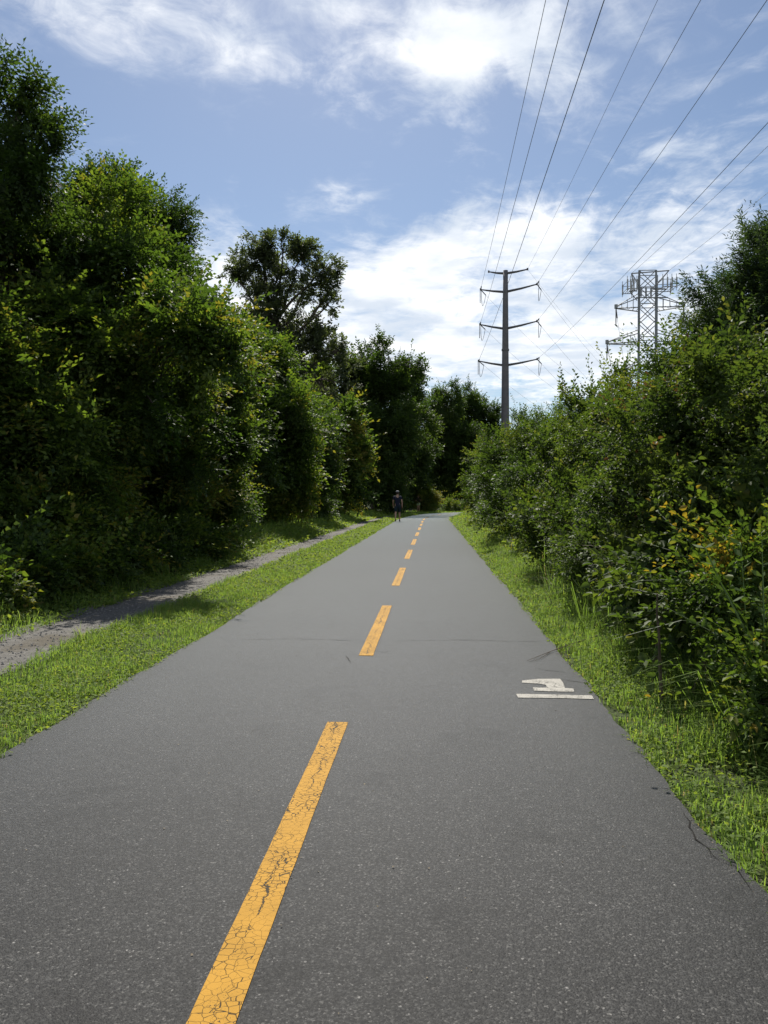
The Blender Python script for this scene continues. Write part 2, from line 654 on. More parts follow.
def mat_paint(name, base, dark, crack_scale, crack_w, wear, aniso=1.0, spine=False):
    m, t, out = new_mat(name)
    co = t.n('ShaderNodeTexCoord').outputs['Object']
    mp = t.n('ShaderNodeMapping')
    mp.inputs['Scale'].default_value = (1.0, aniso, 1)
    wv = t.n('ShaderNodeVectorMath', operation='MULTIPLY_ADD')
    nz = t.n('ShaderNodeTexNoise')
    t.put(nz.inputs['Vector'], co)
    nz.inputs['Scale'].default_value = 9
    nz.inputs['Detail'].default_value = 4
    t.put(wv.inputs[0], nz.outputs['Color'])
    wv.inputs[1].default_value = (.05, .05, 0)
    t.put(wv.inputs[2], co)
    t.put(mp.inputs[0], wv.outputs[0])
    vo = t.n('ShaderNodeTexVoronoi', feature='DISTANCE_TO_EDGE')
    t.put(vo.inputs['Vector'], mp.outputs[0])
    vo.inputs['Scale'].default_value = crack_scale
    vo.inputs['Randomness'].default_value = .8
    w = t.math('MULTIPLY', t.mapr(t.noise(co, 3.0, 3), .35, .7, .15, 1.0), crack_w)
    crack = t.mapr(vo.outputs['Distance'], t.math('MULTIPLY', w, .4), w)
    if spine:
        sx = t.n('ShaderNodeSeparateXYZ')
        t.put(sx.inputs[0], wv.outputs[0])
        wig = t.math('MULTIPLY', t.math('SUBTRACT', t.noise(co, 5.5, 6, .7), .5), .16)
        dx = t.math('ABSOLUTE', t.math('SUBTRACT', t.math('SUBTRACT', sx.outputs[0], X0 + .025), wig))
        ww = t.mapr(t.noise(co, 2.2, 3, .6), .42, .62, .0004, .0052)
        crack = t.math('MULTIPLY', crack, t.mapr(dx, t.math('MULTIPLY', ww, .6), ww))
    fine = t.noise(co, 160, 3, .7)
    spots = t.mapr(t.math('ADD', fine, t.math('MULTIPLY', t.noise(co, 14, 4, .6), .5)), wear - .05, wear + .05, 1, 0)
    grime = t.noise(co, 4, 6, .65)
    c0 = t.mix(t.mapr(grime, .35, .7), (*base, 1), tuple(c * .82 for c in base) + (1,))
    col = t.mix(t.math('MULTIPLY', crack, spots), (*dark, 1), c0)
    principled(t, out, col, .75, .15, normal=bump(t, t.math('ADD', crack, t.math('MULTIPLY', fine, .6)), .5, .004))
    return m


M_ASPH = mat_asphalt()
M_CRACK = mat_plain('asphalt_crack', (.014, .013, .012), .95, .1)
M_GRAV = mat_gravel()
M_SOIL = mat_ground()
M_YLINE = mat_paint('yellow_line_paint', (.40, .212, .026), (.030, .022, .012), 33.0, .058, .93, 1.2, True)
M_WPAINT = mat_paint('white_stencil_paint', (.36, .345, .31), (.045, .044, .042), 5.0, .012, .83)

# ------------------------------------------------------------------ ground, path, gravel
mb = MB()
G = 320
mb.add([(-G, -G, -.03), (G, -G, -.03), (G, G, -.03), (-G, G, -.03)], [(0, 1, 2, 3)])
tag(mb.build('ground', M_SOIL), kind='structure')


def strip(mb, Y, o1, o2, z, mi=0, skirt=None):
    x1, y1 = along(Y, o1)
    x2, y2 = along(Y, o2)
    n = len(Y)
    v = np.concatenate([np.stack([x1, y1, np.full(n, z)], 1), np.stack([x2, y2, np.full(n, z)], 1)])
    f = [(i, n + i, n + i + 1, i + 1) for i in range(n - 1)]
    if skirt is not None:
        v = np.concatenate([v, v - [0, 0, skirt]])
        f += [(i + 2 * n, i, i + 1, i + 1 + 2 * n) for i in range(n - 1)]
        f += [(i + n + 1, i + n, i + 3 * n, i + 3 * n + 1) for i in range(n - 1)]
    mb.add(v, f, mi)


mb = MB()
Y = ys(-14, 92)
strip(mb, Y, -HALF + wob(Y, 1, .022), HALF + wob(Y, 2, .026), 0.0, 0, .06)


def crack_line(mb, pts, w, z=.003, seed=0):
    """a thin jagged crack along ground points"""
    r = np.random.default_rng(seed)
    P = []
    for a, b in zip(pts[:-1], pts[1:]):
        a, b = np.asarray(a), np.asarray(b)
        n = max(3, int(np.linalg.norm(b - a) / .05))
        for i in range(n):
            P.append(a + (b - a) * i / n + r.normal(0, .008, 2))
    P.append(np.asarray(pts[-1]))
    P = np.array(P)
    d = unit(np.gradient(P, axis=0))
    nrm = np.stack([-d[:, 1], d[:, 0]], 1)
    ww = w * r.uniform(.25, 1, len(P)) * np.minimum(1, np.minimum(np.arange(len(P)), np.arange(len(P))[::-1]) / 4 + .15)
    a, b = P + nrm * ww[:, None] / 2, P - nrm * ww[:, None] / 2
    n = len(P)
    v = np.concatenate([np.c_[a, np.full(n, z)], np.c_[b, np.full(n, z)]])
    mb.add(v, [(i, n + i, n + i + 1, i + 1) for i in range(n - 1)], 1)


def gp(*pxs):
    return [ground(x, y)[:2] for x, y in pxs]


crack_line(mb, gp((238, 640), (300, 639), (362, 641)), .008, seed=1)
crack_line(mb, gp((392, 641), (470, 640), (520, 642), (556, 641)), .008, seed=2)
crack_line(mb, gp((533, 668), (556, 672), (580, 674)), .011, seed=3)
crack_line(mb, gp((556, 679), (585, 683), (590, 682)), .009, seed=4)
crack_line(mb, gp((684, 812), (694, 838), (708, 848), (720, 862)), .009, seed=5)
crack_line(mb, gp((708, 852), (735, 868), (752, 892)), .007, seed=6)
crack_line(mb, gp((346, 655), (351, 664)), .008, seed=7)
crack_line(mb, gp((372, 650), (384, 653), (392, 651)), .007, seed=9)
path = tag(mb.build('bike_path', [M_ASPH, M_CRACK]), kind='structure')

# yellow dashes: pieces of the path
dash_end = [(1.40, 4.49)] + [(6.42 + 5.23 * i, 9.46 + 5.23 * i) for i in range(13)]
for i, (a, b) in enumerate(dash_end):
    mb = MB()
    Y = np.linspace(a, b, max(6, int((b - a) / .06)))
    strip(mb, Y, -.060 + wob(Y * 3, 20 + i, .0012), .060 + wob(Y * 3, 40 + i, .0012), .004)
    mb.build('lane_dash', M_YLINE, path)

# the stencilled 1 with a bar under it, near the right edge
mb = MB()


def poly(mb, px, z=.004, mi=0):
    v = [np.append(ground(x, y)[:2], z) for x, y in px]
    mb.add(v, [tuple(range(len(v)))[::-1]], mi)


poly(mb, [(516, 694.3), (560, 695.2), (592, 696), (594, 699.6), (560, 698.6), (518, 698.2)])
mb.build('painted_bar', M_WPAINT, path)
mb = MB()
poly(mb, [(533, 688.0), (546.5, 688.2), (546, 685.6), (541, 684.4), (522, 683.2), (522, 681.0), (538, 679.4), (560, 679.2), (563, 683), (565, 688.6), (573.5, 689.0), (574, 692.2), (555, 692.0), (534, 691.2)])
mb.build('painted_numeral', M_WPAINT, path)

# gravel side track
mb = MB()
Y = ys(-14, 66)
strip(mb, Y, -3.62 + wob(Y, 5, .09), -2.64 + wob(Y, 6, .06), -.016)
# where the track merges with the trail
tag(mb.build('gravel_track', M_GRAV), kind='structure')

rng = np.random.default_rng(77)
mb = MB()
n = 3000
u = rng.random(n)
yy = 4 + 26 * u ** 1.6
off = np.where(rng.random(n) < .75, rng.uniform(-3.65, -2.6, n), rng.normal(-2.62, .10, n))
X, Yp = along(yy, off)
for i in range(n):
    s = rng.uniform(.005, .017)
    v = np.array([[s, 0, 0], [-s, 0, 0], [0, s, 0], [0, -s, 0], [0, 0, s * .7], [0, 0, -s * .7]]) * rng.uniform(.6, 1.3, (6, 1))
    a = rng.uniform(0, 6.28)
    v[:, :2] = v[:, :2] @ np.array([[math.cos(a), math.sin(a)], [-math.sin(a), math.cos(a)]])
    mb.add(v + [X[i], Yp[i], -.013], [(0, 2, 4), (2, 1, 4), (1, 3, 4), (3, 0, 4), (2, 0, 5), (1, 2, 5), (3, 1, 5), (0, 3, 5)])
M_PEB = mat_plain('pebbles', (.18, .172, .16), .9, .3, var=.45, scale=60)
tag(mb.build('gravel_pebbles', M_PEB), 'loose pale grit scattered over the gravel track', 'gravel', kind='stuff')


# ------------------------------------------------------------------ grass
def hashn(x, y, f, seed):
    r = np.random.default_rng(seed)
    o = np.zeros_like(x)
    for _ in range(6):
        a = r.uniform(0, 6.28)
        k = f * r.uniform(.6, 1.7)
        o += np.sin((x * math.cos(a) + y * math.sin(a)) * k + r.uniform(0, 6.28))
    return o / 3.0


def blades(rng, x, y, h, w, lean=.45, z0=-.03):
    n = len(x)
    a = rng.uniform(0, 2 * PI, n)
    d = np.stack([np.cos(a), np.sin(a), np.zeros(n)], 1)
    s = np.stack([-np.sin(a), np.cos(a), np.zeros(n)], 1)
    s = unit(s + rng.normal(0, .3, (n, 3)) * [1, 1, .3])
    b = np.stack([x, y, np.full(n, z0)], 1)
    l1 = (rng.random(n) * lean)[:, None]
    l2 = l1 * rng.uniform(1.6, 2.6, (n, 1)) + rng.uniform(0, .25, (n, 1))
    up = np.array([0, 0, 1.0])
    H = h[:, None]
    mid = b + (up * .58 + d * l1 * .5) * H
    tip = b + (up * (1 - .35 * np.minimum(l2, 1.6)) + d * l2 * .75) * H
    tip[:, 2] = np.maximum(tip[:, 2], z0 + .01)
    W = s * w[:, None] / 2
    return np.stack([b - W, b + W, mid + W * .9, mid - W * .9, tip + W * .18, tip - W * .18], 1)


def litter_leaves(rng, x, y, h, size):
    """small broad leaves of clover and weeds held flat on short stalks"""
    n = len(x)
    a = rng.uniform(0, 2 * PI, n)
    up = unit(np.array([0, 0, 1.0]) + rng.normal(0, .42, (n, 3)))
    d = unit(np.cross(up, np.stack([np.cos(a), np.sin(a), np.zeros(n)], 1)))
    w = np.cross(up, d)
    p = np.stack([x, y, h], 1)
    s = size[:, None]
    return np.stack([p, p + d * s * .45 + w * s * .36 + up * s * .08, p + d * s - up * s * .1, p + d * s * .45 - w * s * .36 + up * s * .08], 1)


def scatter(rng, Y0, Y1, o0, o1, dens, ref=7.0):
    """course positions with density dens per square metre up to ref metres, falling off beyond"""
    Ys = np.linspace(Y0, Y1, 400)
    dd = dens * np.minimum(1, (ref / np.maximum(Ys, .1)) ** 1.25)
    c = np.cumsum(dd)
    tot = int(c[-1] * (Ys[1] - Ys[0]) * (o1 - o0))
    y = np.interp(rng.random(tot) * c[-1], c, Ys)
    o = rng.uniform(o0, o1, tot)
    return y, o


def grass(name, label, seed, Y0, Y1, o0, o1, dens, hfun, wid, broad, mat=M_GRASS, lean=.45, ragged=.05, tmu=.45, bsize=.022):
    global N_LEAVES
    rng = np.random.default_rng(seed)
    y, o = scatter(rng, Y0, Y1, o0, o1, dens)
    x, yy = along(y, o)
    cl = hashn(x, yy, 5.0, seed) * .6 + hashn(x, yy, 14.0, seed + 1) * .4
    keep = rng.random(len(x)) < np.clip(.75 + cl * .5, .18, 1)
    edge = np.minimum(o - o0, o1 - o) + wob(y * 2, seed + 3, ragged)
    keep &= (edge > 0) | (rng.random(len(x)) < .10)
    x, yy, o, cl, y = x[keep], yy[keep], o[keep], cl[keep], y[keep]
    far = np.maximum(1, y / 8.0)
    h = hfun(y, o) * rng.uniform(.45, 1.25, len(x)) * np.clip(1 + cl * .45, .4, 1.8)
    w = wid * rng.uniform(.6, 1.3, len(x)) * far ** .8
    V = blades(rng, x, yy, h, w, lean)
    t = np.clip(rng.normal(tmu, .15, len(x)) + cl * .14 + (rng.random(len(x)) < .05) * .5, 0, 1)
    o1_ = leaf_mesh(name, V, t, BLADE, mat)
    N_LEAVES += len(V)
    tag(o1_, label, 'grass', kind='stuff')
    if broad:
        y, o = scatter(rng, Y0, Y1, o0, o1, broad)
        x, yy = along(y, o)
        cl = hashn(x, yy, 4.0, seed + 9)
        k = rng.random(len(x)) < np.clip(.5 + cl * .7, .05, 1)
        x, yy, y, o = x[k], yy[k], y[k], o[k]
        far = np.maximum(1, y / 8.0)
        hh = hfun(y, o) * rng.uniform(.2, .75, len(x)) - .03
        V = litter_leaves(rng, x, yy, hh, bsize * rng.uniform(.6, 1.5, len(x)) * far ** .8)
        t = np.clip(rng.normal(.5, .2, len(x)), 0, .95)
        N_LEAVES += len(V)
        o2 = leaf_mesh('clover_leaves', V, t, LEAF4, M_WEED)
        tag(o2, label.replace('grass', 'clover and small weeds'), 'weeds', kind='stuff')


def h_left(y, o):
    return .060 + .03 * np.clip((o + 2.0) * 0, 0, 1) + .055 * np.exp(-((o + 2.65) / .12) ** 2)


def h_right(y, o):
    q = np.clip((o - 1.66) / .75, 0, 1)
    return .055 + .24 * q ** 1.4


def h_weeds(y, o):
    q = np.clip((-o - 3.55) / 1.0, 0, 1)
    return .09 + .46 * q ** 1.3


grass('grass_verge', 'short mown grass between the gravel track and the bike path', 101, 1.5, 76, -2.70, -1.60, 5200, h_left, .0046, 3600, ragged=.11)
grass('grass_border', 'longer bright grass between the bike path and the right hedge', 102, 1.6, 76, 1.61, 2.48, 4400, h_right, .0052, 2400, ragged=.09, lean=.6)
grass('rough_grass', 'rough shaded grass between the gravel track and the dark trees', 103, 3, 64, -5.6, -3.40, 1000, h_weeds, .007, 1700, ragged=.17, lean=.6, bsize=.04)
grass('far_grass', 'sunny grass by the bend where the gravel track ends', 104, 60, 90, -9, -1.7, 900, lambda y, o: .16 + 0 * y, .009, 0, ragged=.2)

grass('rough_grass', 'rank green growth at the foot of the right hedge', 105, 2.6, 70, 2.30, 3.4, 900, lambda y, o: .42 + 0 * y, .008, 1500, M_WEED, ragged=.1, lean=.7, bsize=.05)

grass('tall_grass', 'tall loose grass blades leaning out in front of the near right shrubs', 106, 2.4, 12, 2.05, 2.75, 320, lambda y, o: .62 + 0 * y, .007, 0, M_GRASS, ragged=.25, lean=.75, tmu=.3)
rngl = np.random.default_rng(9)
nl = 700
yl_ = 1.8 + 14 * rngl.random(nl) ** 1.7
ol_ = np.where(rngl.random(nl) < .8, 1.635 + .035 * np.clip(rngl.normal(0, 1, nl), -1.4, 2.5), -1.645 - .035 * np.clip(rngl.normal(0, 1, nl), -1, 2))
xl_, yp_ = along(yl_, ol_)
Vl = litter_leaves(rngl, xl_, yp_, np.where(np.abs(ol_) < 1.62, .004, -.012) + rngl.random(nl) * .003, rngl.uniform(.003, .009, nl))
o_ = leaf_mesh('leaf_litter', Vl, rngl.random(nl), LEAF4, M_DRY)
tag(o_, 'dry leaf crumbs and sandy bits along the broken edges of the path', 'litter', kind='stuff')

nl = 170
yl_ = 1.5 + 12 * rngl.random(nl) ** 1.5
xl_, yp_ = along(yl_, rngl.uniform(-1.5, 1.5, nl))
Vl = litter_leaves(rngl, xl_, yp_, np.full(nl, .003), rngl.uniform(.005, .012, nl))
o_ = leaf_mesh('path_crumbs', Vl, rngl.uniform(.5, 1, nl), LEAF4, M_DRY)
tag(o_, 'pale crumbs of dry leaf and grit lying here and there on the asphalt', 'litter', kind='stuff')

grass('field_grass', 'open grass beyond the right hedge under the power lines', 107, 1, 45, 3.4, 12, 220, lambda y, o: .35 + 0 * y, .010, 0, M_GRASS, ragged=.3, lean=.7)

# ------------------------------------------------------------------ left side: trees
LT = 'trees and vine mounds along the left side'
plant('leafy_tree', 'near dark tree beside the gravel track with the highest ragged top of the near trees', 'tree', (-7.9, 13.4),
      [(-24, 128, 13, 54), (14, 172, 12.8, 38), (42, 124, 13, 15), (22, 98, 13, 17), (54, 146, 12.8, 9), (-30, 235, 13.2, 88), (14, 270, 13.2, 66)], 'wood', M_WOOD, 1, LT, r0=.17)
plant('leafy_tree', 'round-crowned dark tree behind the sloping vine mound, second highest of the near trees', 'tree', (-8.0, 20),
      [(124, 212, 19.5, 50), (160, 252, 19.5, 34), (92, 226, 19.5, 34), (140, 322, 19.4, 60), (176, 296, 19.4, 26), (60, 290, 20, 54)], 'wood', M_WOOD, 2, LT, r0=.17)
plant('vine_mound', 'large sloping mound of vines with sunlit upper rim above the dark lower wall', 'vines', (-7.0, 15.5),
      [(84, 300, 15.2, 74, 1.05), (142, 345, 15.2, 60), (122, 430, 15.6, 80), (44, 385, 14.4, 76), (88, 240, 14.2, 26), (140, 262, 14.0, 22), (68, 322, 12.6, 33), (106, 346, 12.4, 26),
       (168, 300, 13.2, 27), (212, 326, 12.8, 22), (226, 345, 12.6, 17), (186, 338, 12.6, 28), (152, 405, 13.0, 30), (70, 262, 14, 22)], 'vine', M_VINE, 3, LT, r0=.12, leafname='foliage', L=.095, W=.058)
plant('vine_mound', 'dark vine-hung thicket at the far left edge, standing beside the nearest shaded stretch of gravel', 'vines', (-6.6, 11.9),
      [(10, 480, 11.8, 84, 1.1), (-55, 400, 11.6, 110), (-50, 530, 10.6, 95), (66, 545, 12.7, 52), (0, 565, 10.5, 52), (34, 535, 10.9, 52), (-30, 590, 10.0, 60), (32, 415, 11.0, 34), (-10, 370, 10.8, 40), (70, 470, 11.8, 30)], 'vine', M_VINE, 4, LT, r0=.12, leafname='foliage')
plant('vine_mound', 'dark drooping thicket between the left edge thicket and the tall column of vines', 'vines', (-6.0, 16.2),
      [(118, 495, 15.2, 62, 1.1), (160, 525, 16.8, 42), (92, 545, 14.0, 42), (146, 460, 16, 56), (178, 470, 15.2, 26), (110, 430, 13.4, 28)], 'vine', M_VINE, 5, LT, r0=.12, leafname='foliage', L=.10, W=.036, n=16)
plant('low_thicket', 'low dark weedy growth along the far edge of the near gravel track', 'weeds', (-4.8, 10),
      [(-26, 590, 8.2, 44, .9), (28, 578, 9.2, 38, .9), (66, 572, 10.2, 30), (102, 563, 11.2, 32, .9), (128, 560, 12.2, 24)], 'vine', M_VINE, 14, LT, r0=.02, stems=7, leafname='foliage', woodname='stems', L=.07, W=.046, slen=.3, cr=.25, tint_mu=.4)
plant('low_thicket', 'low weedy growth between the gravel track and the tall column of vines', 'weeds', (-4.8, 15),
      [(152, 553, 13.4, 27, .9), (178, 548, 14.8, 23), (206, 543, 16.4, 22, .9), (226, 540, 18, 16)], 'vine', M_VINE, 15, LT, r0=.02, stems=7, leafname='foliage', woodname='stems', L=.07, W=.046, slen=.3, cr=.25)
plant('vine_column', 'tall column of vines with bright leaves down its right edge, ending the near dark wall', 'vines', (-5.9, 20),
      [(192, 362, 20.2, 44), (224, 352, 19.2, 22), (232, 398, 18.8, 22), (206, 402, 19.8, 32), (236, 440, 19, 18), (214, 458, 19.6, 32), (180, 460, 20.4, 50), (196, 520, 19.9, 38, .9), (228, 495, 19.8, 20), (206, 330, 19.4, 22)], 'vine', M_VINE, 6, LT, r0=.12, leafname='foliage', L=.09, W=.05)
plant('leafy_tree', 'mid-distance tree with light green top below the tall open oak', 'tree', (-6.8, 31),
      [(266, 392, 31, 36), (288, 420, 30.5, 28), (248, 368, 31, 26), (262, 465, 30.6, 42), (290, 480, 31, 26), (262, 512, 30.4, 30, .8), (301, 448, 30.6, 15), (276, 358, 30.4, 20), (300, 408, 29, 17), (256, 340, 31, 14), (308, 432, 29.4, 11), (240, 415, 29, 20)], 'mid', M_VINE, 7, LT, r0=.16)
plant('bushy_tree', 'bushy dark tree filling the gap between the mid-distance tree and the sunlit bush', 'tree', (-6.8, 39),
      [(308, 440, 38, 34), (318, 480, 38, 30), (296, 500, 37, 26, .8), (296, 420, 39, 26), (312, 510, 40, 18)], 'mid', M_WOOD, 8, LT, r0=.14)
plant('bushy_tree', 'rounded sunlit bush at the far end of the gravel track, spilling toward the path', 'tree', (-5.6, 49),
      [(336, 438, 48, 30, .8), (352, 462, 47, 21, .8), (326, 478, 48, 26), (348, 494, 47, 17, .8), (325, 505, 48, 16, .9), (345, 418, 49, 15), (312, 420, 48, 15), (364, 448, 47, 8), (320, 455, 46, 22, .8)], 'mid', M_VINE, 9, LT, r0=.12, L=.2, W=.12, tint_mu=.58)
plant('oak_tree', 'tall open-crowned oak standing grey-green against the sky above all other trees', 'tree', tuple(at(284, 500, 61)[:2]),
      [(283, 252, 61, 25), (262, 247, 61, 15), (243, 266, 61, 16), (231, 272, 60.5, 9), (302, 258, 61, 18), (325, 268, 60.5, 15), (331, 288, 61, 11), (276, 282, 61.5, 21),
       (305, 289, 61, 17), (328, 305, 61, 11), (255, 300, 61, 14), (278, 318, 61, 22), (252, 326, 61, 15), (300, 335, 61.5, 20), (322, 340, 61, 17), (337, 352, 61, 10), (285, 365, 61, 36), (318, 380, 62, 32)],
      'oak', M_OAK, 10, None, r0=.42, twigs=170)
# wood behind the near wall so that no daylight shows low down
BK = 'shaded trees behind the left wall of vines'
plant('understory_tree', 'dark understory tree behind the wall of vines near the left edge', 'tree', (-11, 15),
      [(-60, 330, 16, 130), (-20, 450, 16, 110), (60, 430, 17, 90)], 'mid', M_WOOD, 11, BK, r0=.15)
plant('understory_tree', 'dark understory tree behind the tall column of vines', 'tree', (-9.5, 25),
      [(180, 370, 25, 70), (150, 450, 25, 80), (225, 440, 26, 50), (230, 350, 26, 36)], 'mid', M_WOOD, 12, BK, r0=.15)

# far trees round the bend: two prototypes copied with their own turn and size
FT = 'far dark trees round the bend'


def far_tree(seed, name, label, x, y, lobes, mat=M_WOOD, **kw):
    return plant(name, label, 'tree', tuple(at(x, 500, y)[:2]), lobes, 'far', mat, seed, FT, r0=.26, twigs=40, **kw)


far_tree(21, 'tall_tree', 'tall dark tree right of the oak, highest among the trees at the bend', 372, 66,
         [(368, 378, 66, 24), (385, 395, 66, 30), (352, 398, 66, 26), (380, 352, 67, 9), (370, 440, 65, 44), (395, 440, 66, 28), (408, 372, 67, 12), (352, 370, 66, 14)])
far_tree(22, 'tall_tree', 'dark feathery tree beside the highest tree at the bend', 398, 78,
         [(400, 385, 78, 20), (411, 410, 78, 16), (392, 450, 78, 28), (409, 455, 78, 20), (412, 380, 79, 10), (404, 480, 78, 18)])
far_tree(23, 'round_tree', 'round-topped tree behind the two walkers', 436, 99,
         [(437, 408, 99, 20), (430, 440, 99, 28), (452, 440, 99, 24), (446, 400, 100, 15), (430, 478, 98, 24), (455, 478, 98, 22), (412, 485, 99, 20)])
far_tree(24, 'round_tree', 'round-topped tree left of the steel power pole', 478, 106,
         [(474, 412, 106, 20), (488, 425, 106, 16), (465, 435, 106, 24), (482, 455, 106, 24), (470, 482, 105, 22), (492, 450, 108, 14)])
for k_, (fx, fy) in enumerate(((350, 104), (392, 112), (424, 122), (462, 128), (500, 132))):
    far_tree(30 + k_, 'background_tree', ['shadowed tree deep behind the oak', 'shadowed tree deep behind the walker', 'shadowed tree deep behind the runner', 'shadowed tree far beyond the bend, behind the round-topped trees', 'shadowed tree far beyond the bend, left of the pole base'][k_], fx, fy,
             [(fx, 455, fy, 22), (fx - 14, 475, fy, 20), (fx + 14, 475, fy, 20), (fx, 494, fy, 20)], cull=False)
far_tree(25, 'broad_tree', 'broad dark tree whose crown meets the hedge under the power pole', 512, 112,
         [(502, 447, 112, 15), (520, 452, 113, 15), (508, 470, 112, 24), (535, 468, 114, 20)])
far_tree(26, 'dense_tree', 'dense dark tree between the sunlit bush and the walker', 352, 64,
         [(352, 430, 62, 26), (372, 470, 62, 26), (360, 490, 61, 22), (385, 485, 63, 20), (395, 500, 66, 13)])
far_tree(27, 'dense_tree', 'dense dark tree low behind the oak', 310, 70,
         [(312, 395, 70, 30), (330, 420, 70, 28), (300, 440, 70, 34)])
plant('roadside_bush', 'small bright bush at the bend to the right of the second walker', 'bush', tuple(at(428, 508, 77)[:2]),
      [(427, 494, 77, 9), (433, 502, 77, 8), (423, 503, 77, 7)], 'mid', M_VINE, 28, None, r0=.05, stems=4, tint_mu=.75, leafname='foliage', woodname='stems')
plant('roadside_bush', 'low grassy bush at the outside of the bend, right of the small bright bush', 'bush', tuple(at(448, 508, 80)[:2]),
      [(446, 505, 79, 7, .7), (456, 506, 80, 6, .7), (466, 507, 81, 5, .7)], 'mid', M_VINE, 29, None, r0=.04, stems=4, tint_mu=.6, leafname='foliage', woodname='stems')

# ------------------------------------------------------------------ right side: hedge of shrubs
RH = 'shrubs of the right hedge'


def shrub(seed, name, label, lobes, kind='shrub', mat=M_SHRUB, **kw):
    c = np.mean([at(*l[:3]) for l in lobes], axis=0)
    return plant(name, label, 'shrub', (c[0], c[1]), lobes, kind, mat, seed, RH, r0=.016, stems=9, twigs=120, leafname='foliage', woodname='stems', **kw)


plant('cedar_tree', 'feathery cedar at the right edge, the highest plant of the right hedge', 'tree', tuple(at(765, 480, 9.6)[:2]),
      [(786, 276, 9.6, 40, 1.1), (765, 305, 9.4, 36), (750, 342, 9.2, 36), (733, 368, 9.2, 34), (800, 330, 9.4, 72), (784, 246, 9.8, 20), (757, 268, 9.5, 14), (716, 352, 9.3, 17), (765, 400, 9.2, 56), (735, 318, 9.4, 16)],
      'cedar', M_CEDAR, 41, RH, r0=.07, twigs=120)
shrub(42, 'leafy_shrub', 'glossy shrub in front of the cedar, rising to the skyline left of it',
      [(706, 382, 9, 32), (680, 400, 9.3, 30), (722, 405, 8.6, 38), (668, 382, 10, 20), (696, 358, 9.6, 18)])
shrub(43, 'bramble', 'large bramble with reddish and yellow leaves bulging out over the verge',
      [(700, 440, 7.0, 60), (655, 462, 7.4, 48), (742, 430, 6.6, 60), (640, 500, 7.4, 42), (690, 500, 6.9, 56), (745, 500, 6.2, 66)], 'shrub_near', M_BRAM)
shrub(44, 'leafy_shrub', 'tall shrub just left of the lattice tower legs',
      [(630, 410, 11.5, 30), (606, 416, 12, 28), (654, 402, 11, 25), (640, 435, 10.6, 36), (605, 448, 11.6, 32)])
shrub(45, 'leafy_shrub', 'shrub with a dark hollow below its light top, right of the steel pole',
      [(578, 432, 15, 30), (590, 416, 14.6, 20), (562, 442, 15.4, 24), (580, 462, 14, 40), (560, 480, 14.4, 28)], L=.062, W=.040)
shrub(46, 'leafy_shrub', 'slender shrub with upright shoots directly under the steel pole',
      [(540, 444, 18.4, 25), (525, 449, 19, 22), (552, 433, 18.6, 15), (535, 475, 18, 32)])
shrub(47, 'leafy_shrub', 'dark rounded shrub below and left of the steel pole',
      [(512, 456, 24, 22), (501, 472, 26, 19), (520, 446, 24, 15), (512, 490, 23, 28)], L=.085, W=.048, slen=.34, cr=.3)
shrub(48, 'vine_shrub', 'vine-covered mound where the hedge ends at the bend',
      [(485, 473, 36, 16), (476, 487, 40, 12), (494, 482, 31, 20), (480, 500, 37, 15), (496, 504, 30, 17, .8)], L=.11, W=.062, slen=.40, cr=.36)
shrub(49, 'low_shrub', 'low leafy shrub along the grass in the middle of the hedge',
      [(560, 515, 13.2, 34), (535, 516, 16.2, 28), (590, 515, 11.6, 40), (518, 514, 20, 22), (507, 512, 24, 17), (548, 535, 12.5, 22)], L=.066, W=.046, slen=.3)
shrub(50, 'low_shrub', 'low tangled shrub in front of the bramble, with dry grey stems',
      [(612, 540, 9.2, 44), (585, 550, 10.4, 34), (640, 560, 8, 42), (662, 590, 7, 34)], L=.05, W=.028)
shrub(51, 'yellowing_shrub', 'low shrub with yellow and orange leaves beside the near grass',
      [(735, 598, 4.9, 34), (768, 625, 4.5, 46), (712, 585, 5.2, 22), (752, 575, 5, 28), (800, 670, 4.1, 60), (778, 705, 3.9, 34), (722, 625, 4.9, 20)], 'shrub_near', M_YEL, L=.044, W=.026, lai=.5, cr=.15)
shrub(52, 'low_shrub', 'dark low shrub behind the yellowing one, under the bramble',
      [(700, 555, 6.0, 48), (650, 575, 6.6, 36), (690, 620, 5.3, 40), (755, 560, 5.6, 50)], 'shrub_near', M_SHRUB, tint_mu=.38, L=.075, W=.056, n=8, slen=.3, cr=.24)
shrub(53, 'leafy_shrub', 'dense shrub behind the bramble at the right edge, below the cedar',
      [(755, 440, 8.4, 70), (800, 480, 7.4, 90), (800, 400, 8, 80)], L=.07, W=.04)
# ------------------------------------------------------------------ stems, tufts and reeds
M_REED = mat_leaf('reed_green', [(0, (.06, .10, .03)), (1, (.11, .16, .04))], .35, rough=.65, spec=.15)


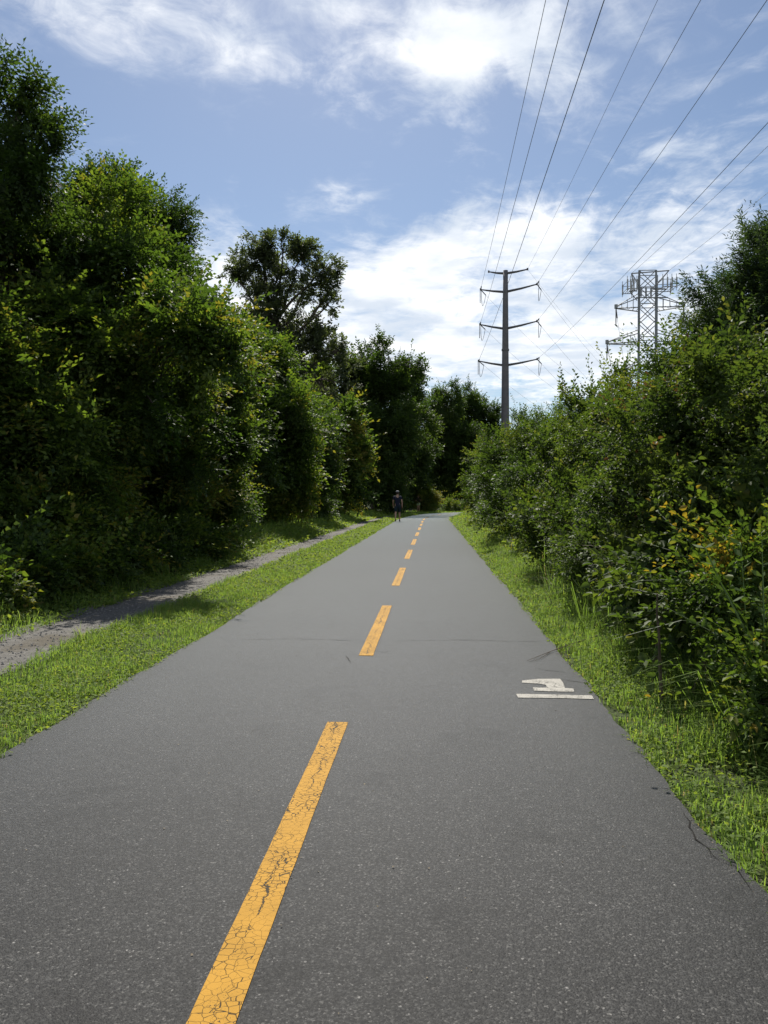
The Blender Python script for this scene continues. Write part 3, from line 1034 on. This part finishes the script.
def stem_bundle(name, label, cat, base, n, h, spread, mat, seed, w=.006, arch=.5, group=None):
    rng = np.random.default_rng(seed)
    mb = MB()
    for i in range(n):
        a = rng.uniform(0, 2 * PI)
        b = np.array([base[0] + rng.normal(0, spread * .35), base[1] + rng.normal(0, spread * .35), -.03])
        d = np.array([math.cos(a), math.sin(a), 0])
        H = h * rng.uniform(.5, 1.1)
        ar = arch * rng.uniform(.2, 1.2)
        t = np.linspace(0, 1, 8)[:, None]
        p = b + np.array([0, 0, 1]) * H * (t - .38 * ar * t ** 2.5) + d * H * ar * t ** 1.8 * .8
        p += np.cumsum(rng.normal(0, .006, p.shape), axis=0)
        mb.tube(p, np.linspace(w, w * .25, 8) * rng.uniform(.6, 1.1), 3, cap=False)
        if rng.random() < .6:
            for k in (4, 5, 6):
                q = p[k] + unit(rng.normal(0, 1, 3)) * H * .16
                mb.tube([p[k], (p[k] + q) / 2 + [0, 0, .02], q], [w * .4, w * .3, w * .15], 3, cap=False)
    o = mb.build(name, mat)
    me = o.data
    a_ = me.attributes.new('tint', 'FLOAT', 'FACE')
    a_.data.foreach_set('value', np.random.default_rng(seed).random(len(me.polygons)).astype(np.float32))
    return tag(o, label, cat, group)


p = ground(618, 625)
stem_bundle('grass_tuft', 'tall wispy green grass tuft beside the low tangled shrub', 'grass tuft', (p[0] - .02, p[1] - .5), 150, .95, .42, M_WEED, 61, .0035, .35)
p = ground(600, 600)
stem_bundle('dry_stems', 'tangle of arching dry grey stems at the hedge foot', 'dead stems', (p[0] + .02, p[1] - .3), 90, .7, .8, M_DRY, 62, .004, 1.2)
p = ground(560, 570)
stem_bundle('dry_stems', 'small patch of pale dry stems lower down the hedge', 'dead stems', (p[0] + .42, p[1]), 50, .55, .4, M_DRY, 63, .005, 1.1)


stem_bundle('dry_stems', 'tall bare grey stems sticking out of the bramble toward the path', 'dead stems', (2.05, 7.4), 46, 1.7, .5, M_DRY, 65, .0045, .7)
stem_bundle('dry_stems', 'thin bare grey stems poking up through the shrub left of the bramble', 'dead stems', (2.1, 10.6), 40, 1.9, .6, M_DRY, 66, .0045, .6)


def reed(label, px, Y, w, seed):
    mb = MB()
    pts = np.array([at(x, y, Y) for x, y in px])
    n = len(pts)
    t = np.linspace(0, 1, 14)
    P = np.stack([np.interp(t, np.linspace(0, 1, n), pts[:, i]) for i in range(3)], 1)
    mb.tube(P, np.linspace(w, w * .35, 14), 5)
    root = thing('tall_weed', label, 'weed', (P[0][0], P[0][1], -.03), 'tall weeds by the yellowing shrub')
    mb.build('stem', M_REEDP, root, root.location)
    r = np.random.default_rng(seed)
    V = []
    for k in range(4, 14, 1):
        for _ in range(2):
            d = unit(np.array([r.normal(), r.normal(), .5]))
            up = unit(r.normal(0, 1, 3) + [0, 0, 1])
            wv = unit(np.cross(up, d))
            L = r.uniform(.04, .09)
            V.append([P[k], P[k] + d * L * .5 + wv * L * .18, P[k] + d * L, P[k] + d * L * .5 - wv * L * .18])
    leaf_mesh('leaves', np.array(V), r.random(len(V)), LEAF4, M_REED, root, root.location)


M_REEDP = mat_plain('weed_stem', (.10, .15, .045), .6, .3)
reed('tall green weed stem leaning left across the yellowing shrub', [(775, 690), (745, 630), (722, 585), (705, 548)], 4.3, .009, 1)
reed('upright green weed stem nearest the right edge', [(766, 690), (764, 620), (762, 540)], 4.2, .007, 2)
reed('upright green weed stem beside the leaning one', [(752, 700), (746, 620), (741, 545)], 4.4, .006, 3)

# a dry twig lying over the path's right edge
mb = MB()
M_TWIG = mat_plain('twig_bark', (.07, .055, .04), .9, .2)
q = [np.append(ground(x, y)[:2], z) for x, y, z in ((600, 640, .05), (575, 645, .02), (550, 653, .012), (527, 662, .010))]
mb.tube(q, [.004, .004, .003, .0015], 5)
q = [np.append(ground(x, y)[:2], z) for x, y, z in ((552, 652, .012), (540, 660, .010), (530, 663, .008))]
mb.tube(q, [.0028, .002, .0012], 5)
q = [np.append(ground(x, y)[:2], z) for x, y, z in ((572, 646, .018), (568, 652, .01), (556, 655, .007))]
mb.tube(q, [.0028, .002, .0012], 5)
tag(mb.build('fallen_twig', M_TWIG), 'thin forked dry twig lying across the right edge of the path', 'twig')

# ------------------------------------------------------------------ steel pole, lattice tower and wires
M_STEEL = mat_plain('weathered_steel', (.13, .12, .125), .65, .4, .2, .15, 2)
M_GALV = mat_plain('galvanised_steel', (.24, .245, .25), .6, .4, .3, .2, 1.5)
M_INS = mat_plain('insulator', (.09, .085, .085), .35, .5)
M_WIRE = mat_plain('conductor', (.11, .11, .115), .6, .3, .2)
M_ANT = mat_plain('antenna_panel', (.36, .36, .36), .6, .3)

PB = np.array([at(505, 480, 100)[0], 100.0, -.03])
pole = thing('power_pole', 'tall grey steel power pole with four pairs of arms behind the hedge', 'power pole', PB, None)
topz = at(505, 270.5, 100)[2]
ring = 12
mb = MB()
hs = np.linspace(-.03, topz, 9)
mb.tube([(PB[0], PB[1], h) for h in hs], .64 - (.64 - .30) * (hs / topz), ring)
mb.build('pole_shaft', M_STEEL, pole, PB, True)
mb = MB()
jz = at(505, 350, 100)[2]
rj = .64 - .34 * jz / topz
mb.tube([(PB[0], PB[1], jz - .12), (PB[0], PB[1], jz + .12)], [rj + .07, rj + .07], ring)
mb.build('flange', M_STEEL, pole, PB)
ARMS = [(273.5, (488.7, 271.8), (527.5, 269.3)), (292, (480.6, 289.6), (537, 284.2)), (328.8, (480, 324.5), (537, 321.2)), (365.5, (478.6, 361), (537.2, 359.2))]
TIP = []
for i, (yp, lt, rt) in enumerate(ARMS):
    root = at(505, yp, 100)
    a, b = at(lt[0], lt[1], 101.3), at(rt[0], rt[1], 98.7)
    TIP.append((a, b))
    mb = MB()
    for e in (a, b):
        mid = root + (e - root) * .5 + [0, 0, -.05]
        mb.tube([root, mid, e], [.17, .13, .075], 6)
        mb.box(e + [0, 0, .02], (.2, .2, .26))
    arm = mb.build('crossarm', M_STEEL, pole, PB)


def insulator(a, b, parent, origin, r=.075):
    a, b = np.asarray(a, float), np.asarray(b, float)
    mb = MB()
    n = 13
    t = np.linspace(0, 1, n * 2 + 1)[:, None]
    rad = np.where(np.arange(n * 2 + 1) % 2 == 0, r * .5, r)
    mb.tube(a + (b - a) * t, rad, 6)
    return mb.build('insulator', M_INS, parent, origin)


def catenary(a, b, sag, n=26):
    t = np.linspace(0, 1, n)[:, None]
    p = a + (b - a) * t
    p[:, 2] -= 4 * sag * (t * (1 - t))[:, 0]
    return p


NEXT = np.array([46.0, 182.0, -.03])
NX_DROP = 4.6
WIRE_N = ['top', 'upper', 'middle', 'lower']


def wire(a, b, sag, r, label, group):
    mb = MB()
    mb.tube(catenary(a, b, sag, 40), r, 4)
    tag(mb.build('power_line', M_WIRE), label, 'power line', group)


crossarms = [c for c in pole.children if c.name.startswith('crossarm')]
for i, (a, b) in enumerate(TIP):
    for side, e in (('left', a), ('right', b)):
        thin = i == 0
        prev = np.array([e[0] - (2.4 if side == 'left' else .5), -100.0, e[2] + .5])
        nxt = np.array([NEXT[0] + (e[0] - PB[0]) * .8, NEXT[1] - (e[0] - PB[0]) * .5, e[2] - NX_DROP])
        r = .012 if thin else .016
        if thin:
            s1, s2 = e, e
        else:
            d1 = unit(catenary(e, prev, 3.4)[1] - e)
            d2 = unit(catenary(e, nxt, 2.2)[1] - e)
            s1, s2 = e + d1 * 1.9, e + d2 * 1.9
            insulator(e, s1, crossarms[i], PB, .07)
            insulator(e, s2, crossarms[i], PB, .07)
            low = e + np.array([-.05, 0, -1.75])
            if side == 'left':
                insulator(e - [0.05, 0, 0], low, crossarms[i], PB, .06)
            mb = MB()
            lo = e + np.array([.25, .2, -2.0])
            t = np.linspace(0, 1, 10)[:, None]
            mb.tube((1 - t) ** 2 * s1 + 2 * t * (1 - t) * (lo * 2 - (s1 + s2) / 2) + t * t * s2, .03, 4)
            mb.build('jumper_loop', M_WIRE, crossarms[i], PB)
        if not (thin and side == 'left'):
            wire(s1, prev, 3.4, r, f'wire running overhead toward the viewer from the {side} tip of the steel pole\'s {WIRE_N[i]} arm', 'wires of the steel pole')
            wire(s2, nxt, 2.2 if not thin else 1.6, r * .9, f'wire dropping away behind the hedge from the {side} tip of the steel pole\'s {WIRE_N[i]} arm', 'wires of the steel pole')

nx = copy_tree(pole)
nx.location = (NEXT[0], NEXT[1], -.03 - NX_DROP)
nx.rotation_euler = (0, 0, -.45)
nx['label'] = 'farther steel power pole beyond the hedge where the dropping wires lead'

# lattice tower
TC = at(648, 480, 100)
TB = np.array([TC[0], 100.0, -.03])
tower = thing('lattice_tower', 'grey steel lattice tower with antenna platforms rising behind the right hedge', 'pylon', TB)
xl, xr = at(638.6, 400, 99)[0], at(655.4, 400, 99)[0]
xl2, xr2 = xl + .55, xr + .75
yf, yb = 99.0, 101.3
tz = at(648, 272.5, 100)[2]
mb = MB()
LEGS = [(xl, yf), (xr, yf), (xr2, yb), (xl2, yb)]
for (x, y) in LEGS:
    mb.bar((x, y, -.03), (x, y, tz), .13)
mb.build('tower_legs', M_GALV, tower, TB)
mb = MB()
zs = list(np.arange(tz, 1.5, -2.05))
for z0, z1 in zip(zs[:-1], zs[1:]):
    for k in range(4):
        (x1, y1), (x2, y2) = LEGS[k], LEGS[(k + 1) % 4]
        mb.bar((x1, y1, z0), (x2, y2, z1), .05)
        mb.bar((x2, y2, z0), (x1, y1, z1), .05)
for z in (zs[0], zs[1], zs[2], zs[4], zs[6], zs[8]):
    for k in range(4):
        (x1, y1), (x2, y2) = LEGS[k], LEGS[(k + 1) % 4]
        mb.bar((x1, y1, z), (x2, y2, z), .055)
mb.build('bracing', M_GALV, tower, TB)
# top bar and flares
mb = MB()
tl, tr = at(631.5, 273.5, 100), at(669, 270.5, 100)
mb.bar(tl, tr, .08)
for e, x in ((tl, xl), (tr, xr)):
    for y in (yf, yb):
        mb.bar(e, (x, y, at(648, 287.5, 100)[2]), .075)
mb.build('peak_bar', M_GALV, tower, TB)


def tower_arm(yl, tipl, tipr, yt):
    mb = MB()
    zl, zt = at(648, yl, 100)[2], at(648, yt, 100)[2]
    for e, sx in ((tipl, 0), (tipr, 1)):
        xs = (xl, xl2) if sx == 0 else (xr, xr2)
        for x, y in zip(xs, (yf, yb)):
            lo, hi = np.array([x, y, zl]), np.array([x, y, zt])
            mb.bar(lo, e - [0, 0, .25], .07)
            mb.bar(hi, e, .055)
            for k in (.25, .5, .75):
                mb.bar(lo + (e - lo) * k, hi + (e - hi) * k, .035)
        f, g = np.array([xs[0], yf, zl]), np.array([xs[1], yb, zl])
        for k in np.linspace(0, .85, 6):
            mb.bar(f + (e - f) * k, g + (e - g) * min(1, k + .12), .035)
        mb.box(e, (.35, .3, .5))
    arm = mb.build('crossarm', M_GALV, tower, TB)
    return arm


for yl, (lx, ly), (rx, ry), yt in ((309, (616, 306.5), (683.5, 304.5), 295), (343, (607, 342), (694, 341), 331), (374, (615, 372.5), (687, 372), 362)):
    L_, R_ = at(lx, ly, 100.2), at(rx, ry, 99.8)
    arm = tower_arm(yl, L_, R_, yt)
    for e in (L_, R_):
        insulator(e - [0, 0, .2], e - [0, 0, 2.3], arm, TB, .09)
        insulator(e - [0, 0, .2], e + [.35, .8, -1.3], arm, TB, .09)
        wire(e + [.35, .8, -1.3], np.array([e[0] + 26, 190, e[2] - 5]), 2.5, .02,
             f"wire leading away behind the hedge from the {'left' if e is L_ else 'right'} tip of the lattice tower's {'upper' if yl < 320 else 'middle' if yl < 350 else 'lower'} arm", 'wires of the lattice tower')
for nm, e in (('left', tl), ('right', tr)):
    wire(e, np.array([e[0] + .3, -100, e[2] + .5]), 3.2, .020, f'wire running overhead toward the viewer from the {nm} end of the lattice tower\'s peak bar', 'wires of the lattice tower')
e = at(683.5, 304.5, 99.8)
wire(e, np.array([e[0] + .3, -100, e[2] + .5]), 3.2, .02, 'wire running overhead toward the viewer from the right tip of the lattice tower\'s upper arm', 'wires of the lattice tower')
# antenna platforms
for sx, cxp, cyp, wpx in ((-1, 629.5, 291, 9), (1, 666.5, 289, 13)):
    c = at(cxp, cyp, 100)
    mb = MB()
    w = wpx * mpp(100)
    for dy in (-1.2, 1.2):
        mb.bar(c + [-w / 2, dy, 0], c + [w / 2, dy, 0], .05)
        mb.bar(c + [-w / 2, dy, .9], c + [w / 2, dy, .9], .035)
    for dx in np.linspace(-w / 2, w / 2, 5):
        mb.bar(c + [dx, -1.2, 0], c + [dx, 1.2, 0], .04)
    for dx in (-w / 2, w / 2):
        mb.bar(c + [dx, -1.2, .9], c + [dx, 1.2, .9], .035)
    lx = xl if sx < 0 else xr
    mb.bar(c + [0, 0, 0], (lx, 100, c[2]), .08)
    mb.bar(c + [0, 0, 0], (lx, 100, c[2] - 1.2), .06)
    pf = mb.build('antenna_platform', M_GALV, tower, TB)
    for dx in (-w / 2, -w / 6, w / 6, w / 2):
        for dy in ((-1.25, 1.25) if abs(dx) > w / 4 else (-1.25,)):
            mb = MB()
            mb.bar(c + [dx, dy, -.45], c + [dx, dy, 1.55], .035)
            mb.box(c + [dx, dy - .12, .45], (.16, .10, 1.3))
            mb.build('antenna', M_ANT, pf, TB)
# second lower platform on the tower face
mb = MB()
c = at(652, 297, 99.0)
mb.bar(at(636, 297.5, 98.6), at(668, 297.5, 98.6), .07)
mb.bar(at(640, 288, 98.6), at(662, 288, 98.6), .05)
for x in (641, 646, 651):
    mb.box(at(x, 292, 98.6), (.2, .12, 1.1))
mb.build('antenna_rail', M_GALV, tower, TB)

# ------------------------------------------------------------------ people
M_SKIN = mat_plain('skin', (.34, .20, .14), .55, .4, var=.1)
M_HAIR = mat_plain('hair', (.03, .022, .018), .7, .3)
M_NAVY = mat_plain('navy_cloth', (.014, .017, .034), .85, .2)
M_DARKC = mat_plain('dark_cloth', (.012, .022, .034), .85, .2)
M_BLACK = mat_plain('black_cloth', (.014, .014, .015), .85, .2)
M_LIME = mat_plain('pale_green_cloth', (.30, .40, .20), .85, .2)
M_SHOE = mat_plain('shoe', (.03, .028, .028), .7, .3)
M_CAPC = mat_plain('cap_cloth', (.20, .20, .21), .8, .2)


def skin_mesh(verts, edges, radii, sub=1):
    me = bpy.data.meshes.new('tmp')
    me.from_pydata([tuple(v) for v in verts], edges, [])
    o = bpy.data.objects.new('tmp', me)
    COL.objects.link(o)
    md = o.modifiers.new('Skin', 'SKIN')
    md.use_smooth_shade = True
    for i, r in enumerate(radii):
        sv = me.skin_vertices[0].data[i]
        r = r if isinstance(r, (tuple, list)) else (r, r)
        sv.radius = r
    me.skin_vertices[0].data[0].use_root = True
    if sub:
        sb = o.modifiers.new('Sub', 'SUBSURF')
        sb.levels = sub
        sb.render_levels = sub
    dg = bpy.context.evaluated_depsgraph_get()
    ev = o.evaluated_get(dg)
    m2 = bpy.data.meshes.new_from_object(ev)
    vs = np.array([v.co[:] for v in m2.vertices])
    fs = [tuple(p.vertices) for p in m2.polygons]
    bpy.data.objects.remove(o)
    bpy.data.meshes.remove(me)
    bpy.data.meshes.remove(m2)
    return vs, fs


def person(label, loc, rz, pose, top_m, short_m, cap):
    """pose: joint positions, figure facing +Y, metres, standing height about 1.78"""
    P = pose
    root = thing('person', label, 'person', loc, None)
    root.rotation_euler = (0, 0, rz)
    J = ['pelvis', 'waist', 'chest', 'neck', 'headbase', 'head', 'crown']
    V = [P[j] for j in J]
    E = [(0, 1), (1, 2), (2, 3), (3, 4), (4, 5), (5, 6)]
    R = [(.135, .105), (.13, .095), (.155, .105), (.058, .058), (.066, .072), (.080, .096), (.062, .07)]
    hands = []
    for s in ('l', 'r'):
        i = len(V)
        V += [P['hip_' + s], P['knee_' + s], P['calf_' + s], P['ankle_' + s], P['toe_' + s]]
        E += [(0, i), (i, i + 1), (i + 1, i + 2), (i + 2, i + 3), (i + 3, i + 4)]
        R += [.086, .060, .056, .037, .034]
        i = len(V)
        V += [P['shoulder_' + s], P['elbow_' + s], P['wrist_' + s], P['palm_' + s]]
        E += [(2, i), (i, i + 1), (i + 1, i + 2), (i + 2, i + 3)]
        R += [.056, .042, .028, .036]
        hands.append((np.array(P['wrist_' + s]), np.array(P['palm_' + s]), 1 if s == 'r' else -1))
    mb = MB()
    vs, fs = skin_mesh(V, E, R, 1)
    mb.add(vs, fs)
    for w, pm, sd in hands:
        d = unit(pm - w)
        for k, (o, L) in enumerate(((-.027, .065), (-.009, .078), (.009, .074), (.026, .058))):
            a = pm + np.array([0, o, 0]) + d * .02
            mb.tube([a, a + d * L * .55 + [-sd * .008, 0, 0], a + d * L + [-sd * .028, .004, 0]], [.010, .009, .006], 5)
        a = pm + np.array([0, .03, .01])
        mb.tube([a, a + d * .03 + [0, .022, 0], a + d * .06 + [-sd * .01, .03, 0]], [.012, .010, .007], 5)
    h = np.array(P['head'])
    mb.ball(h + [0, .105, -.02], (.016, .022, .026), 6, 4)
    for s in (-1, 1):
        mb.ball(h + [s * .084, 0, -.015], (.012, .022, .032), 6, 4)
        mb.ball(h + [s * .032, .092, .012], (.014, .010, .009), 6, 4)
    mb.ball(h + [0, .092, -.062], (.026, .010, .008), 6, 4)
    mb.build('body', M_SKIN, root, smooth=True)
    mb = MB()
    vs, fs = skin_mesh([P['hem'], P['waist'], P['chest'], P['collar']] + [P['shoulder_l'], P['sleeve_l'], P['shoulder_r'], P['sleeve_r']],
                       [(0, 1), (1, 2), (2, 3), (2, 4), (4, 5), (2, 6), (6, 7)], [(.168, .135), (.155, .12), (.178, .128), (.075, .075), .078, .070, .078, .070], 1)
    mb.add(vs, fs)
    mb.build('shirt', top_m, root, smooth=True)
    mb = MB()
    vs, fs = skin_mesh([P['pelvis'], P['hip_l'], P['short_l'], P['hip_r'], P['short_r'], P['waist_s']], [(0, 1), (1, 2), (0, 3), (3, 4), (0, 5)], [(.165, .128), .108, .098, .108, .098, (.150, .115)], 1)
    mb.add(vs, fs)
    mb.build('shorts', short_m, root, smooth=True)
    for s in ('l', 'r'):
        mb = MB()
        an, to = np.array(P['ankle_' + s]), np.array(P['toe_' + s])
        d = unit(to - an)
        heel = an - np.array([0, d[1] * .05, .045])
        vs, fs = skin_mesh([an + [0, 0, .0], heel, (heel + to) / 2, to, to + d * .05], [(0, 1), (1, 2), (2, 3), (3, 4)], [.044, .045, .046, .044, .03], 1)
        mb.add(vs, fs)
        mb.build('shoe', M_SHOE, root, smooth=True)
    mb = MB()
    mb.ball(h + [0, -.022, .012], (.092, .106, .105), 10, 8)
    mb.build('hair', M_HAIR, root, smooth=True)
    if cap:
        mb = MB()
        mb.ball(h + [0, -.004, .075], (.099, .116, .064), 10, 8)
        mb.ball(h + [0, .13, .06], (.075, .085, .012), 10, 6)
        mb.build('cap', M_CAPC, root, smooth=True)
    return root


walk = dict(pelvis=(0, 0, .93), waist=(0, 0, 1.10), chest=(0, .015, 1.34), neck=(0, .02, 1.50), headbase=(0, .035, 1.56), head=(0, .045, 1.65), crown=(0, .04, 1.715),
            hip_l=(-.095, 0, .90), knee_l=(-.11, -.02, .50), calf_l=(-.115, -.10, .36), ankle_l=(-.12, -.22, .12), toe_l=(-.13, -.09, .05),
            hip_r=(.095, 0, .90), knee_r=(.11, .12, .50), calf_r=(.115, .12, .36), ankle_r=(.12, .13, .09), toe_r=(.13, .27, .035),
            shoulder_l=(-.19, .01, 1.42), elbow_l=(-.25, .04, 1.15), wrist_l=(-.25, .17, .93), palm_l=(-.245, .21, .86),
            shoulder_r=(.19, .01, 1.42), elbow_r=(.255, -.08, 1.16), wrist_r=(.265, -.08, .90), palm_r=(.265, -.065, .82),
            hem=(0, 0, .80), collar=(0, .02, 1.47), sleeve_l=(-.228, .03, 1.24), sleeve_r=(.23, -.045, 1.25),
            short_l=(-.107, -.005, .52), short_r=(.108, .085, .52), waist_s=(0, 0, 1.06))
p1 = ground(397.5, 521.6)
person('walker in navy shirt and dark shorts seen from behind on the left of the path', (p1[0], p1[1], 0), .05, walk, M_NAVY, M_DARKC, True)
run = dict(walk)
run.update(knee_l=(-.10, .20, .56), calf_l=(-.105, .14, .44), ankle_l=(-.11, .02, .22), toe_l=(-.115, .12, .12),
           elbow_l=(-.27, -.06, 1.18), wrist_l=(-.24, .16, 1.20), palm_l=(-.22, .23, 1.24),
           elbow_r=(.27, -.12, 1.18), wrist_r=(.24, .10, 1.14), palm_r=(.22, .17, 1.17),
           knee_r=(.10, -.02, .49), calf_r=(.105, -.03, .36), ankle_r=(.11, -.04, .09), toe_r=(.115, .10, .035), short_l=(-.103, .11, .70), short_r=(.102, -.01, .64), sleeve_l=(-.235, -.02, 1.26), sleeve_r=(.235, -.06, 1.26))
p2 = ground(418.5, 512.3)
person('distant runner in black top and pale green shorts at the bend of the path', (p2[0], p2[1], -.02), PI - .3, run, M_BLACK, M_LIME, False)

# ------------------------------------------------------------------ sun and sky
SUN_AZ = math.radians(-7)      # clockwise from the path's direction
SUN_EL = math.radians(48)
sd = Vector((math.sin(SUN_AZ) * math.cos(SUN_EL), math.cos(SUN_AZ) * math.cos(SUN_EL), math.sin(SUN_EL)))
sl = bpy.data.lights.new('sun', 'SUN')
sl.energy = 5.0
sl.angle = math.radians(.5)
sl.color = (1.0, .95, .86)
so = bpy.data.objects.new('sun', sl)
COL.objects.link(so)
so.rotation_euler = sd.to_track_quat('Z', 'Y').to_euler()
so.location = (0, 0, 60)

SKY_STR = .062
w = bpy.data.worlds.new('World')
S.world = w
w.use_nodes = True
t = NT(w.node_tree)
out = t.n('ShaderNodeOutputWorld')
bg = t.n('ShaderNodeBackground')
bg.inputs['Strength'].default_value = SKY_STR
sky = t.n('ShaderNodeTexSky', sky_type='NISHITA')
sky.sun_disc = False
sky.sun_elevation = SUN_EL
sky.sun_rotation = SUN_AZ
sky.air_density = 1.0
sky.dust_density = .4
sky.ozone_density = 2.0
sky.altitude = 60
gen = t.n('ShaderNodeTexCoord').outputs['Generated']
dirv = t.vmath('NORMALIZE', gen)
sep = t.n('ShaderNodeSeparateXYZ')
t.put(sep.inputs[0], dirv)
zc = t.math('MAXIMUM', t.math('ADD', sep.outputs[2], .06), .03)
cmb = t.n('ShaderNodeCombineXYZ')
t.put(cmb.inputs[0], t.math('DIVIDE', sep.outputs[0], zc))
t.put(cmb.inputs[1], t.math('DIVIDE', sep.outputs[1], zc))
plane = cmb.outputs[0]                     # position on a flat cloud deck overhead
# cloud masses: compass directions, sizes (radians) and tilt
CL = [  # x, y, sx, sy, tilt deg, amount
    (452, 44, 54, 42, 10, 1.75), (515, 26, 42, 28, 0, .7),
    (335, 2, 52, 24, 25, 1.0), (225, 20, 95, 22, 24, .50), (110, 12, 130, 30, 8, .45), (350, 88, 40, 30, 50, .40), (430, 122, 60, 30, 30, .22),
    (660, 152, 48, 14, 8, .5), (345, 197, 40, 16, -5, .5), (600, 40, 120, 60, -10, .34),
    (470, 248, 130, 36, -8, .80), (650, 235, 150, 36, 4, .72), (400, 275, 80, 30, -15, .8), (225, 288, 46, 34, 0, 1.1),
    (430, 352, 160, 42, -4, 1.0), (620, 350, 170, 50, 0, .8), (330, 330, 90, 50, 0, .7), (560, 285, 90, 12, -6, .55), (170, 320, 120, 60, 0, .6),
    (-200, 260, 260, 60, 0, .8), (950, 300, 260, 80, 0, .8), (-250, 60, 220, 50, 10, .6), (1000, 80, 220, 60, 0, .4)]
acc = None
for (x, y, sx, sy, tl_, am) in CL:
    c = Vector(ray(x, y))
    h = Vector((c.y, -c.x, 0)).normalized()
    v = h.cross(c).normalized()
    a = math.radians(tl_)
    e1 = (h * math.cos(a) - v * math.sin(a)) / (sx / F_PX)
    e2 = (h * math.sin(a) + v * math.cos(a)) / (sy / F_PX)
    q1 = t.vmath('DOT_PRODUCT', dirv, tuple(e1))
    q2 = t.vmath('DOT_PRODUCT', dirv, tuple(e2))
    q = t.math('ADD', t.math('MULTIPLY', q1, q1), t.math('MULTIPLY', q2, q2))
    wgt = t.math('MULTIPLY', t.math('EXPONENT', t.math('MULTIPLY', q, -1.0)), am)
    wgt = t.math('MULTIPLY', wgt, t.math('GREATER_THAN', t.vmath('DOT_PRODUCT', dirv, tuple(c)), 0.0))
    acc = wgt if acc is None else t.math('ADD', acc, wgt)
# thin cloud everywhere, plus unseen cloud behind the camera added as fill light
back_fill = t.mapr(sep.outputs[1], .1, -.4, 0, .85)
acc = t.math('ADD', t.math('ADD', acc, .17), back_fill)
wisp = t.n('ShaderNodeMapping')
wisp.inputs['Rotation'].default_value = (0, 0, .5)
wisp.inputs['Scale'].default_value = (1.0, .55, 1)
t.put(wisp.inputs[0], plane)
n1 = t.noise(wisp.outputs[0], 2.1, 10, .62, .9)
n2 = t.noise(plane, 8.5, 8, .64, .5)
nn = t.math('MULTIPLY_ADD', n1, .62, t.math('MULTIPLY', n2, .38))
dens = t.math('ADD', t.math('MULTIPLY', acc, .72), t.math('MULTIPLY', t.math('MINIMUM', t.math('MULTIPLY_ADD', acc, 1.2, .25), 1.0), t.math('MULTIPLY', t.math('SUBTRACT', nn, .5), 4.0)))
dens = t.mapr(dens, .20, 1.25, 0, 1)
shade = t.noise(plane, 2.4, 6, .55, .2)
ccol = t.mix(t.mapr(shade, .35, .65), (8.0, 8.8, 9.9, 1), (12.5, 12.6, 12.7, 1))
skyc = sky.outputs[0]
col = t.mix(t.math('MULTIPLY', dens, .95), skyc, ccol)
t.put(bg.inputs[0], col)
t.t.links.new(bg.outputs[0], out.inputs[0])

# ------------------------------------------------------------------ render settings
S.render.engine = 'CYCLES'
S.cycles.max_bounces = 7
S.cycles.diffuse_bounces = 3
S.cycles.glossy_bounces = 2
S.cycles.transmission_bounces = 5
S.cycles.transparent_max_bounces = 4
S.cycles.use_denoising = True
S.cycles.sample_clamp_indirect = 8
S.render.film_transparent = False
vs_ = S.view_settings
vs_.view_transform = 'Standard'
vs_.look = 'None'
vs_.exposure = 0.62
vs_.gamma = 1.0
vs_.use_curve_mapping = False
print('LEAVES', N_LEAVES)
